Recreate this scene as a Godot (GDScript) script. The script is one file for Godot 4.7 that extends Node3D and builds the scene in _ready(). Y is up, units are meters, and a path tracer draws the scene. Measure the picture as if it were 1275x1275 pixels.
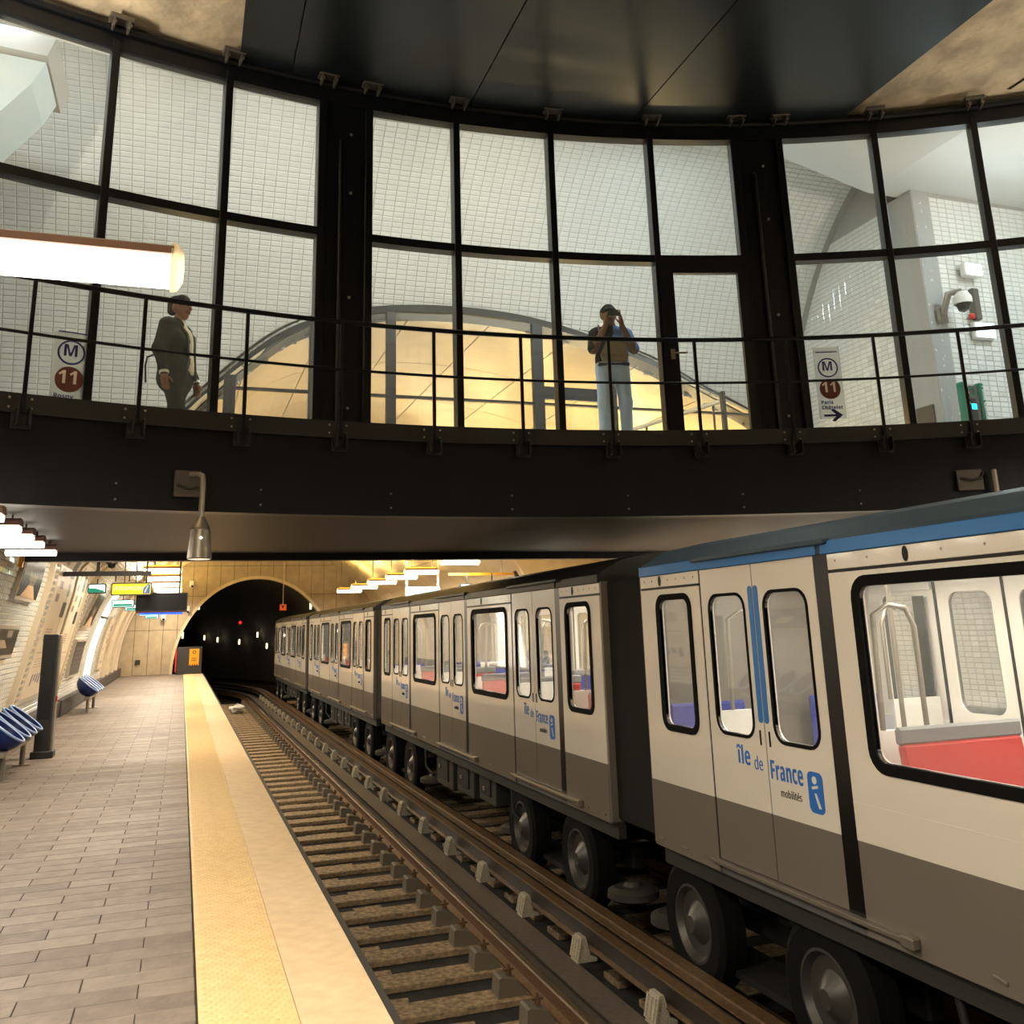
extends Node3D
# A metro station under a round glazed gallery. Platform top is y = 0, the tunnel runs along -z, metres.

const EYE := 1.7
const RT := Vector3(0.94479986, 0.05292888, 0.32334463)
const UPV := Vector3(-0.02904756, -0.96944907, 0.2435667)
const FW := Vector3(-0.32635787, 0.23951416, 0.9143979)
const FOCAL := 1152.95
const PP := Vector2(637.5, 489.0)
const RC := Vector2(2.31, 3.02)      # centre (x, z) of the round gallery
const RF := 12.06                    # radius of the fascia and railing
const RG := 12.31                    # radius of the glazing
const WARM := Color(1.0, 0.955, 0.88)
const COOL := Color(0.9, 0.97, 1.0)

const ORD := ["first", "second", "third", "fourth", "fifth", "sixth", "seventh", "eighth", "ninth"]

var mats := {}
var used := {}
var rng := RandomNumberGenerator.new()

# ---------------------------------------------------------------- mesh builder
class B:
	var v := PackedVector3Array()
	var n := PackedVector3Array()
	var uv := PackedVector2Array()
	var col := PackedColorArray()
	var ix := PackedInt32Array()
	var o := Vector3.ZERO
	var tint := Color.WHITE
	func pt(p, nn, t = Vector2.ZERO):
		v.append(p + o); n.append(nn); uv.append(t); col.append(tint)
		return v.size() - 1
	func tri(a, b, c):
		var nn = (b - a).cross(c - a)
		if nn.length_squared() < 1e-14: return
		nn = nn.normalized()
		var i = pt(a, nn); pt(b, nn); pt(c, nn)
		ix.append_array([i, i + 2, i + 1])
	func quad(a, b, c, d):
		var nn = (c - a).cross(d - b)
		if nn.length_squared() < 1e-14: return
		nn = nn.normalized()
		var i = pt(a, nn, Vector2(0, 1)); pt(b, nn, Vector2(1, 1)); pt(c, nn, Vector2(1, 0)); pt(d, nn, Vector2(0, 0))
		ix.append_array([i, i + 2, i + 1, i, i + 3, i + 2])
	func box(c, s, bs = Basis(), bev = 0.0):
		var h = s * 0.5
		if bev <= 0.0:
			var p = []
			for k in 8: p.append(c + bs * Vector3(h.x if k & 1 else -h.x, h.y if k & 2 else -h.y, h.z if k & 4 else -h.z))
			quad(p[4], p[5], p[7], p[6]); quad(p[1], p[0], p[2], p[3]); quad(p[5], p[1], p[3], p[7])
			quad(p[0], p[4], p[6], p[2]); quad(p[6], p[7], p[3], p[2]); quad(p[0], p[1], p[5], p[4])
			return
		var ax = [Vector3.RIGHT, Vector3.UP, Vector3.BACK]
		var hh = [h.x, h.y, h.z]
		for i in 3:
			var j = (i + 1) % 3
			var k = (i + 2) % 3
			for s1 in [-1.0, 1.0]:
				var f = []
				for e in [[-1, -1], [1, -1], [1, 1], [-1, 1]]:
					f.append(c + bs * (ax[i] * hh[i] * s1 + ax[j] * (hh[j] - bev) * e[0] + ax[k] * (hh[k] - bev) * e[1]))
				if s1 > 0: quad(f[0], f[1], f[2], f[3])
				else: quad(f[3], f[2], f[1], f[0])
				for s2 in [-1.0, 1.0]:
					var g = []
					for e in [-1, 1]:
						g.append(c + bs * (ax[i] * hh[i] * s1 + ax[j] * (hh[j] - bev) * s2 + ax[k] * (hh[k] - bev) * e))
					for e in [1, -1]:
						g.append(c + bs * (ax[i] * (hh[i] - bev) * s1 + ax[j] * hh[j] * s2 + ax[k] * (hh[k] - bev) * e))
					if s1 * s2 > 0: quad(g[3], g[2], g[1], g[0])
					else: quad(g[0], g[1], g[2], g[3])
		for a in [-1.0, 1.0]:
			for b in [-1.0, 1.0]:
				for d in [-1.0, 1.0]:
					var q0 = c + bs * Vector3(h.x * a, (h.y - bev) * b, (h.z - bev) * d)
					var q1 = c + bs * Vector3((h.x - bev) * a, h.y * b, (h.z - bev) * d)
					var q2 = c + bs * Vector3((h.x - bev) * a, (h.y - bev) * b, h.z * d)
					if a * b * d > 0: tri(q0, q1, q2)
					else: tri(q0, q2, q1)
	func span(a, b, bev = 0.0):
		box((a + b) * 0.5, (b - a).abs(), Basis(), bev)
	func bar(a, b, w, d, upv = Vector3.UP):
		var z = (b - a).normalized()
		var x = upv.cross(z)
		if x.length() < 0.01: x = Vector3.RIGHT.cross(z)
		x = x.normalized()
		box((a + b) * 0.5, Vector3(w, d, (b - a).length()), Basis(x, z.cross(x), z))
	func tube(pts, r, sides = 8, caps = true, r2 = -1.0):
		var rings = []
		var px = Vector3.ZERO
		for i in pts.size():
			var t = (pts[mini(i + 1, pts.size() - 1)] - pts[maxi(i - 1, 0)]).normalized()
			if px == Vector3.ZERO: px = (Vector3.UP if absf(t.y) < 0.9 else Vector3.RIGHT).cross(t).normalized()
			px = (px - t * px.dot(t)).normalized()
			var py = t.cross(px)
			var rr = r if r2 < 0.0 else lerpf(r, r2, float(i) / (pts.size() - 1))
			var ring = []
			for k in sides + 1:
				var a = TAU * k / sides
				var d = px * cos(a) + py * sin(a)
				ring.append(pt(pts[i] + d * rr, d, Vector2(float(k) / sides, i)))
			rings.append(ring)
		for i in rings.size() - 1:
			for k in sides:
				ix.append_array([rings[i][k], rings[i + 1][k + 1], rings[i][k + 1], rings[i][k], rings[i + 1][k], rings[i + 1][k + 1]])
		if caps:
			for e in [0, rings.size() - 1]:
				for k in range(1, sides - 1):
					var p0 = v[rings[e][0]] - o
					var p1 = v[rings[e][k]] - o
					var p2 = v[rings[e][k + 1]] - o
					if e == 0: tri(p0, p2, p1)
					else: tri(p0, p1, p2)
	func lathe(prof, sides, xf = Transform3D()):
		# prof: Vector2(radius, height), from bottom to top
		for i in prof.size() - 1:
			var a = prof[i]
			var b = prof[i + 1]
			var d = b - a
			if d.length() < 1e-6: continue
			var nr = Vector2(d.y, -d.x).normalized()
			var i0 = v.size()
			for k in sides + 1:
				var t = TAU * k / sides
				var e = Vector3(cos(t), 0, sin(t))
				var nn = (xf.basis * (e * nr.x + Vector3.UP * nr.y)).normalized()
				pt(xf * (e * a.x + Vector3.UP * a.y), nn, Vector2(float(k) / sides, 0)); pt(xf * (e * b.x + Vector3.UP * b.y), nn, Vector2(float(k) / sides, 1))
			for k in sides:
				var q = i0 + k * 2
				ix.append_array([q, q + 2, q + 1, q + 1, q + 2, q + 3])
	func prism(poly, depth, xf = Transform3D()):
		# a polygon (Vector2 array) extruded along local +z from 0 to depth
		var p = PackedVector2Array(poly)
		if Geometry2D.is_polygon_clockwise(p): p.reverse()
		var t = Geometry2D.triangulate_polygon(p)
		for k in range(0, t.size(), 3):
			var q = [p[t[k]], p[t[k + 1]], p[t[k + 2]]]
			if (q[1] - q[0]).cross(q[2] - q[0]) < 0: q.reverse()
			tri(xf * Vector3(q[0].x, q[0].y, depth), xf * Vector3(q[1].x, q[1].y, depth), xf * Vector3(q[2].x, q[2].y, depth))
			tri(xf * Vector3(q[0].x, q[0].y, 0), xf * Vector3(q[2].x, q[2].y, 0), xf * Vector3(q[1].x, q[1].y, 0))
		for k in p.size():
			var a = p[k]
			var b = p[(k + 1) % p.size()]
			quad(xf * Vector3(a.x, a.y, 0), xf * Vector3(b.x, b.y, 0), xf * Vector3(b.x, b.y, depth), xf * Vector3(a.x, a.y, depth))
	func ring(outer, inner, depth, xf = Transform3D()):
		# a frame between two loops of equal length (counter-clockwise), front at +depth
		var m = outer.size()
		for k in m:
			var j = (k + 1) % m
			var f = func(q, z): return xf * Vector3(q.x, q.y, z)
			quad(f.call(outer[k], depth), f.call(outer[j], depth), f.call(inner[j], depth), f.call(inner[k], depth))
			quad(f.call(outer[j], 0.0), f.call(outer[k], 0.0), f.call(inner[k], 0.0), f.call(inner[j], 0.0))
			quad(f.call(outer[k], 0.0), f.call(outer[j], 0.0), f.call(outer[j], depth), f.call(outer[k], depth))
			quad(f.call(inner[j], 0.0), f.call(inner[k], 0.0), f.call(inner[k], depth), f.call(inner[j], depth))
	func grid(rows, flip = false, smooth = true):
		# rows: array of arrays of Vector3; normal = du x dv
		var r = rows.size()
		var c = rows[0].size()
		var i0 = v.size()
		for i in r:
			for j in c:
				var du = rows[i][mini(j + 1, c - 1)] - rows[i][maxi(j - 1, 0)]
				var dv = rows[mini(i + 1, r - 1)][j] - rows[maxi(i - 1, 0)][j]
				var nn = du.cross(dv).normalized()
				pt(rows[i][j], -nn if flip else nn, Vector2(float(j) / (c - 1), 1.0 - float(i) / (r - 1)))
		for i in r - 1:
			for j in c - 1:
				var a = i0 + i * c + j
				if flip: ix.append_array([a, a + 1, a + c + 1, a, a + c + 1, a + c])
				else: ix.append_array([a, a + c + 1, a + 1, a, a + c, a + c + 1])
	func mesh():
		var a = []
		a.resize(Mesh.ARRAY_MAX)
		a[Mesh.ARRAY_VERTEX] = v; a[Mesh.ARRAY_NORMAL] = n; a[Mesh.ARRAY_TEX_UV] = uv; a[Mesh.ARRAY_COLOR] = col; a[Mesh.ARRAY_INDEX] = ix
		var m = ArrayMesh.new()
		m.add_surface_from_arrays(Mesh.PRIMITIVE_TRIANGLES, a)
		return m

# ---------------------------------------------------------------- scene helpers
func numbered(called):
	if not used.has(called):
		used[called] = 0
		return called
	used[called] += 1
	return "%s_%03d" % [called, used[called]]

func tag(o, label, category = "", group = "", kind = ""):
	if label: o.set_meta("label", label)
	if category: o.set_meta("category", category)
	if group: o.set_meta("group", group)
	if kind: o.set_meta("kind", kind)
	return o

func thing(called, label, category, at = Vector3.ZERO, group = "", turn = 0.0):
	var o = Node3D.new()
	o.name = numbered(called)
	add_child(o)
	o.position = at
	o.rotation.y = turn
	return tag(o, label, category, group)

func mi(b, m):
	var o = MeshInstance3D.new()
	o.mesh = b if b is Mesh else b.mesh()
	o.material_override = m
	return o

func part(parent, called, b, m, at = Transform3D(), label = ""):
	var o = mi(b, m)
	o.name = called
	parent.add_child(o, true)
	o.transform = at
	if label: o.set_meta("label", label)
	return o

func single(called, b, m, label, category, group = ""):
	var o = mi(b, m)
	o.name = numbered(called)
	add_child(o)
	return tag(o, label, category, group)

func struct(called, b, m, label = ""):
	var o = mi(b, m) if b != null else Node3D.new()
	o.name = numbered(called)
	add_child(o)
	return tag(o, label, "", "", "structure")

func mat(key, c = Color.WHITE, rough = 0.6, metal = 0.0):
	if mats.has(key): return mats[key]
	var m = StandardMaterial3D.new()
	m.resource_name = key
	m.albedo_color = c
	m.roughness = rough
	m.metallic = metal
	mats[key] = m
	return m

func noise_tex(freq, c0, c1, seed_, size = 512, oct = 5, kind = FastNoiseLite.TYPE_SIMPLEX_SMOOTH):
	var f = FastNoiseLite.new()
	f.seed = seed_
	f.noise_type = kind
	f.frequency = freq
	f.fractal_octaves = oct
	var t = NoiseTexture2D.new()
	t.width = size; t.height = size; t.seamless = true; t.noise = f
	var g = Gradient.new()
	g.set_color(0, c0); g.set_color(1, c1)
	t.color_ramp = g
	return t

func grained(key, c0, c1, rough, scale, freq = 0.02, seed_ = 1, oct = 5, bump = 0.0):
	if mats.has(key): return mats[key]
	var m = mat(key, Color.WHITE, rough)
	m.albedo_texture = noise_tex(freq, c0, c1, seed_, 512, oct)
	m.uv1_triplanar = true
	m.uv1_world_triplanar = true
	m.uv1_scale = Vector3.ONE * scale
	if bump > 0.0:
		m.normal_enabled = true
		var t = noise_tex(freq * 3.0, Color.BLACK, Color.WHITE, seed_ + 7)
		t.as_normal_map = true
		t.bump_strength = 6.0
		m.normal_texture = t
		m.normal_scale = bump
	return m

func glow(key, c, energy):
	if mats.has(key): return mats[key]
	var m = mat(key, c, 0.5)
	m.emission_enabled = true
	m.emission = c
	m.emission_energy_multiplier = energy
	return m

func glass(key, c, a):
	if mats.has(key): return mats[key]
	var m = mat(key, Color(c.r, c.g, c.b, a), 0.03)
	m.transparency = BaseMaterial3D.TRANSPARENCY_ALPHA
	return m

func ray(px, py):
	var d = Vector3(px - PP.x, py - PP.y, FOCAL)
	return Vector3(d.dot(RT), d.dot(UPV), -d.dot(FW))

func on_z(px, py, z):
	var r = ray(px, py)
	return Vector3(0, EYE, 0) + r * (z / r.z)

func on_y(px, py, y):
	var r = ray(px, py)
	return Vector3(0, EYE, 0) + r * ((y - EYE) / r.y)

func area(at, towards, sx, sy, c, e, called):
	var l = AreaLight3D.new()
	l.name = numbered(called)
	l.area_size = Vector2(sx, sy)
	l.light_color = c
	l.light_energy = e
	l.area_range = 60.0
	l.shadow_enabled = true
	add_child(l)
	l.look_at_from_position(at, at + towards, Vector3.BACK if absf(towards.y) > 0.9 else Vector3.UP)
	return l

func omni(at, c, e, size, called):
	var l = OmniLight3D.new()
	l.name = numbered(called)
	l.light_color = c
	l.light_energy = e
	l.light_size = size
	l.omni_range = 40.0
	l.omni_attenuation = 2.0
	l.shadow_enabled = true
	add_child(l)
	l.position = at
	return l

func rrect(x0, y0, x1, y1, r, k = 5):
	var out = []
	for c in [[x1 - r, y0 + r, -PI / 2], [x1 - r, y1 - r, 0.0], [x0 + r, y1 - r, PI / 2], [x0 + r, y0 + r, PI]]:
		for i in k + 1:
			var a = c[2] + PI / 2 * i / k
			out.append(Vector2(c[0] + r * cos(a), c[1] + r * sin(a)))
	return out

func cp(deg, r, y):
	var a = deg_to_rad(deg)
	return Vector3(RC.x + r * sin(a), y, RC.y - r * cos(a))

func cb(deg):   # x along the arc, z towards the centre of the round
	var a = deg_to_rad(deg)
	return Basis(Vector3(cos(a), 0, sin(a)), Vector3.UP, Vector3(-sin(a), 0, cos(a)))

func arc_box(b, r0, r1, y0, y1, a0, a1):
	var n = maxi(1, int(ceil((a1 - a0) / 1.5)))
	for k in n:
		var d0 = lerpf(a0, a1, float(k) / n)
		var d1 = lerpf(a0, a1, float(k + 1) / n)
		b.quad(cp(d0, r0, y0), cp(d1, r0, y0), cp(d1, r0, y1), cp(d0, r0, y1))
		b.quad(cp(d1, r1, y0), cp(d0, r1, y0), cp(d0, r1, y1), cp(d1, r1, y1))
		b.quad(cp(d0, r0, y1), cp(d1, r0, y1), cp(d1, r1, y1), cp(d0, r1, y1))
		b.quad(cp(d0, r1, y0), cp(d1, r1, y0), cp(d1, r0, y0), cp(d0, r0, y0))
	b.quad(cp(a0, r1, y0), cp(a0, r0, y0), cp(a0, r0, y1), cp(a0, r1, y1))
	b.quad(cp(a1, r0, y0), cp(a1, r1, y0), cp(a1, r1, y1), cp(a1, r0, y1))

var font_cache = {}
func text_mesh(s, size, depth = 0.004, bold = false, serif = false):
	var key = [s, size, bold]
	if font_cache.has(key): return font_cache[key]
	var f = SystemFont.new()
	f.font_names = PackedStringArray(["Droid Sans"])
	f.font_weight = 700 if bold else 400
	var t = TextMesh.new()
	t.text = s
	t.font = f
	t.font_size = 64
	t.pixel_size = size / 64.0
	t.depth = depth
	t.curve_step = 2.0
	t.horizontal_alignment = HORIZONTAL_ALIGNMENT_LEFT
	t.vertical_alignment = VERTICAL_ALIGNMENT_BOTTOM
	font_cache[key] = t
	return t

# profiles: arrays of Vector2(x, y)
func prof_len(p):
	var l = 0.0
	for i in p.size() - 1: l += p[i].distance_to(p[i + 1])
	return l

func prof_at(p, s):   # [point, tangent]
	for i in p.size() - 1:
		var d = p[i].distance_to(p[i + 1])
		if s <= d or i == p.size() - 2:
			var t = (p[i + 1] - p[i]).normalized()
			return [p[i] + t * s, t]
		s -= d

func smooth_prof(p, step):
	var c = Curve2D.new()
	for i in p.size():
		var t = (p[mini(i + 1, p.size() - 1)] - p[maxi(i - 1, 0)]) / 6.0
		c.add_point(p[i], -t, t)
	var l = c.get_baked_length()
	var n = maxi(2, int(l / step))
	var out = []
	for i in n + 1: out.append(c.sample_baked(l * i / n, true))
	return out

func patch(p, s0, s1, z0, z1, lift, thick, step = 0.35):
	# a slab lying on a wall profile: from s0 to s1 along it and z0 to z1, its face lifted off the wall; wall on the left of travel faces right
	var b = B.new()
	var n = maxi(1, int(ceil((s1 - s0) / step)))
	var f = []
	var k = []
	for i in n + 1:
		var q = prof_at(p, lerpf(s0, s1, float(i) / n))
		var nn = Vector2(q[1].y, -q[1].x)
		f.append(q[0] + nn * lift)
		k.append(q[0] + nn * (lift - thick))
	var w = func(q, z): return Vector3(q.x, q.y, z)
	for i in n:
		var nf = Vector2((f[i + 1] - f[i]).y, -(f[i + 1] - f[i]).x).normalized()
		var u0 = float(i) / n
		var u1 = float(i + 1) / n
		var j = b.v.size()
		var n3 = Vector3(nf.x, nf.y, 0)
		b.pt(w.call(f[i], z0), n3, Vector2(0, 1.0 - u0)); b.pt(w.call(f[i], z1), n3, Vector2(1, 1.0 - u0)); b.pt(w.call(f[i + 1], z1), n3, Vector2(1, 1.0 - u1)); b.pt(w.call(f[i + 1], z0), n3, Vector2(0, 1.0 - u1))
		b.ix.append_array([j, j + 2, j + 1, j, j + 3, j + 2] if z1 < z0 else [j, j + 1, j + 2, j, j + 2, j + 3])
		b.quad(w.call(k[i], z0), w.call(k[i + 1], z0), w.call(k[i + 1], z1), w.call(k[i], z1))
		b.quad(w.call(f[i], z0), w.call(f[i + 1], z0), w.call(k[i + 1], z0), w.call(k[i], z0))
		b.quad(w.call(k[i], z1), w.call(k[i + 1], z1), w.call(f[i + 1], z1), w.call(f[i], z1))
	b.quad(w.call(k[0], z0), w.call(k[0], z1), w.call(f[0], z1), w.call(f[0], z0))
	b.quad(w.call(f[n], z0), w.call(f[n], z1), w.call(k[n], z1), w.call(k[n], z0))
	return b

func multi(parent, called, m, xfs, material, label = ""):
	var mm = MultiMesh.new()
	mm.transform_format = MultiMesh.TRANSFORM_3D
	mm.mesh = m
	mm.instance_count = xfs.size()
	for i in xfs.size(): mm.set_instance_transform(i, xfs[i])
	var o = MultiMeshInstance3D.new()
	o.name = called
	o.multimesh = mm
	o.material_override = material
	parent.add_child(o, true)
	o.set_meta("kind", "stuff")
	if label: o.set_meta("label", label)
	return o

func in_frame(p):
	var d = p - Vector3(0, EYE, 0)
	var w = RT * d.x + UPV * d.y - FW * d.z
	if w.z < 0.1: return false
	var x = PP.x + FOCAL * w.x / w.z
	var y = PP.y + FOCAL * w.y / w.z
	return x > 0 and x < 1275 and y > 0 and y < 1275

func tiles(parent, xfs, m, materials, visible_where: Callable):
	# the 300 nearest tiles in view are parts of their own, the rest one mass
	var near = []
	var rest = []
	for x in xfs:
		if visible_where.call(x.origin): near.append(x)
		else: rest.append(x)
	near.sort_custom(func(a, b): return a.origin.distance_squared_to(Vector3(0, EYE, 0)) < b.origin.distance_squared_to(Vector3(0, EYE, 0)))
	for i in near.size():
		if i < 300: part(parent, "tile", m, materials[rng.randi() % materials.size()], near[i])
		else: rest.append(near[i])
	multi(parent, "tile_field", m, rest, materials[0])

func tile_mesh(w, h, d, bev):
	var b = B.new()
	var o = [Vector3(-w / 2, -h / 2, 0), Vector3(w / 2, -h / 2, 0), Vector3(w / 2, h / 2, 0), Vector3(-w / 2, h / 2, 0)]
	var i = [Vector3(-w / 2 + bev, -h / 2 + bev, d), Vector3(w / 2 - bev, -h / 2 + bev, d), Vector3(w / 2 - bev, h / 2 - bev, d), Vector3(-w / 2 + bev, h / 2 - bev, d)]
	b.quad(i[0], i[1], i[2], i[3])
	for k in 4:
		var j = (k + 1) % 4
		b.quad(o[k], o[j], i[j], i[k])
	return b.mesh()

# ---------------------------------------------------------------- profiles of the vaults
var HALL = []      # near hall: the wide vault, left foot to right foot
var STAT = []      # far station vault
var GV_C := Vector2(-9.5, 3.4)   # gallery vault ellipse: centre (z, y), half axes
var GV_A := 4.5
var GV_B := 5.8
var ARCH = [Vector2(-2.0, 3.16), Vector2(-1.2, 3.75), Vector2(-0.17, 4.63), Vector2(0.14, 4.96), Vector2(1.12, 5.84), Vector2(1.98, 6.22), Vector2(2.95, 6.4), Vector2(4.24, 6.44), Vector2(5.5, 6.31), Vector2(7.16, 5.92), Vector2(8.29, 5.48), Vector2(9.43, 5.02), Vector2(10.4, 4.3), Vector2(11.0, 3.3)]

func make_profiles():
	var h = [Vector2(-2.66, -0.05), Vector2(-2.6, 0.55), Vector2(-2.44, 1.25), Vector2(-2.3, 1.92), Vector2(-2.16, 2.55)]
	h.append_array(ARCH)
	h.append_array([Vector2(11.2, 1.9), Vector2(11.3, -0.05)])
	HALL = smooth_prof(h, 0.12)
	ARCH = smooth_prof(ARCH, 0.12)
	var s = []
	for k in 49:
		var t = PI - PI * k / 48.0
		var c = cos(t)
		var q = sin(t)
		s.append(Vector2(3.4 + 6.0 * signf(c) * pow(absf(c), 2.0 / 2.25), 5.6 * pow(absf(q), 2.0 / 2.25)))
	STAT = smooth_prof(s, 0.12)

func arch_y(x):
	for i in ARCH.size() - 1:
		if x >= ARCH[i].x and x <= ARCH[i + 1].x:
			return lerpf(ARCH[i].y, ARCH[i + 1].y, (x - ARCH[i].x) / maxf(ARCH[i + 1].x - ARCH[i].x, 1e-4))
	return -1.0

func gv_z(y):
	return GV_C.x - GV_A * sqrt(maxf(0.0, 1.0 - pow(maxf(0.0, y - GV_C.y) / GV_B, 2.0)))

func _ready():
	rng.seed = 11
	make_profiles()
	# ---- camera
	var cam = Camera3D.new()
	cam.name = "camera"
	cam.projection = Camera3D.PROJECTION_FRUSTUM
	cam.near = 0.1
	cam.far = 200.0
	cam.size = 0.1 * 1275.0 / FOCAL
	cam.frustum_offset = Vector2(0.0, -(637.5 - PP.y) / FOCAL * 0.1)
	var right = Vector3(RT.x, UPV.x, -FW.x)
	var up = -Vector3(RT.y, UPV.y, -FW.y)
	var fwd = Vector3(RT.z, UPV.z, -FW.z)
	cam.transform = Transform3D(Basis(right, up, -fwd).orthonormalized(), Vector3(0, EYE, 0))
	add_child(cam)
	cam.current = true
	# ---- surroundings: a closed underground place, so no sky light
	var we = WorldEnvironment.new()
	we.name = "surroundings"
	var e = Environment.new()
	e.background_mode = Environment.BG_COLOR
	e.background_color = Color(0, 0, 0)
	e.tonemap_mode = Environment.TONE_MAPPER_LINEAR
	e.tonemap_exposure = 1.0
	e.sdfgi_enabled = true
	e.ssao_enabled = true
	e.ssil_enabled = true
	we.environment = e
	add_child(we)
	make_materials()
	build_shell()
	build_platforms()
	build_tracks()
	build_end_wall()
	build_gallery()
	build_gallery_room()
	build_side_walls()
	build_luminaires()
	build_train()
	build_platform_things()
	build_people()

func make_materials():
	grained("concrete", Color(0.56, 0.51, 0.43), Color(0.84, 0.77, 0.64), 0.75, 0.23, 0.011, 3, 6, 0.25)
	grained("dark_concrete", Color(0.09, 0.085, 0.08), Color(0.20, 0.185, 0.17), 0.9, 0.5, 0.02, 4)
	grained("paver", Color(0.41, 0.36, 0.32), Color(0.505, 0.45, 0.405), 0.58, 0.7, 0.015, 5, 6, 0.12)
	grained("paver_light", Color(0.445, 0.395, 0.355), Color(0.53, 0.475, 0.425), 0.56, 0.7, 0.015, 6, 6, 0.12)
	grained("paver_dark", Color(0.385, 0.335, 0.30), Color(0.47, 0.415, 0.375), 0.6, 0.7, 0.015, 7, 6, 0.12)
	grained("cream_slab", Color(0.80, 0.69, 0.54), Color(0.88, 0.78, 0.63), 0.5, 0.6, 0.02, 8, 6)
	grained("tactile", Color(0.83, 0.70, 0.49), Color(0.90, 0.79, 0.58), 0.5, 0.8, 0.02, 9, 6)
	grained("sleeper_wood", Color(0.36, 0.30, 0.23), Color(0.74, 0.64, 0.49), 0.8, 1.1, 0.02, 10, 6, 0.3)
	grained("rail_rust", Color(0.29, 0.21, 0.14), Color(0.48, 0.36, 0.24), 0.5, 2.0, 0.03, 12)
	grained("guide_rust", Color(0.27, 0.21, 0.145), Color(0.47, 0.37, 0.255), 0.36, 1.3, 0.02, 13)
	grained("roll_steel", Color(0.29, 0.26, 0.23), Color(0.40, 0.36, 0.32), 0.4, 1.2, 0.02, 14)
	mat("rail_shine", Color(0.75, 0.66, 0.52), 0.22, 0.9)
	mat("grout", Color(0.60, 0.59, 0.56), 0.7)
	mat("tile_white", Color(0.83, 0.83, 0.80), 0.10)
	mat("tile_white_2", Color(0.80, 0.80, 0.77), 0.13)
	mat("tile_white_3", Color(0.855, 0.855, 0.83), 0.09)
	mat("plaster", Color(0.80, 0.81, 0.80), 0.6)
	mat("pale_paint", Color(0.72, 0.79, 0.80), 0.5)
	grained("cream_panel", Color(0.76, 0.69, 0.55), Color(0.83, 0.76, 0.61), 0.3, 0.3, 0.01, 15)
	grained("end_panel", Color(0.62, 0.55, 0.44), Color(0.69, 0.62, 0.50), 0.45, 0.4, 0.01, 16)
	mat("joint_dark", Color(0.16, 0.13, 0.10), 0.8)
	mat("black_steel", Color(0.034, 0.043, 0.060), 0.36).metallic_specular = 0.4
	mat("fascia_steel", Color(0.08, 0.08, 0.085), 0.45)
	mat("black_panel", Color(0.07, 0.092, 0.105), 0.30)
	mat("soffit_panel", Color(0.19, 0.165, 0.15), 0.5)
	mat("bolt", Color(0.62, 0.6, 0.57), 0.35, 0.7)
	mat("bracket_steel", Color(0.36, 0.34, 0.31), 0.4, 0.5)
	mat("galvanised", Color(0.55, 0.52, 0.47), 0.4, 0.6)
	glass("gallery_glass", Color(0.93, 0.97, 0.96), 0.04)
	glass("car_glass", Color(0.85, 0.9, 0.9), 0.06)
	mat("bracket_dark", Color(0.12, 0.115, 0.115), 0.45)
	mat("rim_steel", Color(0.20, 0.205, 0.20), 0.4)
	mat("screen_frame", Color(0.15, 0.15, 0.145), 0.45)
	mat("grey_paint", Color(0.60, 0.60, 0.58), 0.55)
	mat("signal_paint", Color(0.7, 0.12, 0.06), 0.4)
	var fm = mat("film", Color(0.86, 0.9, 0.9, 0.35), 0.5)
	fm.transparency = BaseMaterial3D.TRANSPARENCY_ALPHA
	mat("sign_ink", Color(0.80, 0.88, 0.86), 0.5)
	mat("screen_dark", Color(0.10, 0.095, 0.105), 0.25)
	mat("bag_strap", Color(0.25, 0.2, 0.13), 0.8)
	mat("ledge", Color(0.22, 0.205, 0.195), 0.55)
	mat("rib_cream", Color(0.80, 0.73, 0.62), 0.35)
	mat("frame_grey", Color(0.70, 0.66, 0.59), 0.4)
	mat("charcoal", Color(0.16, 0.155, 0.155), 0.5)
	mat("rubber", Color(0.03, 0.029, 0.028), 0.85).metallic_specular = 0.3
	mat("black", Color(0.02, 0.02, 0.022), 0.5)
	mat("white_plastic", Color(0.85, 0.84, 0.8), 0.4)
	mat("ink_blue", Color(0.10, 0.10, 0.38), 0.5)
	mat("line_brown", Color(0.36, 0.18, 0.14), 0.5)
	grained("tunnel_lining", Color(0.27, 0.25, 0.225), Color(0.40, 0.37, 0.335), 0.85, 0.3, 0.02, 17)

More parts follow.
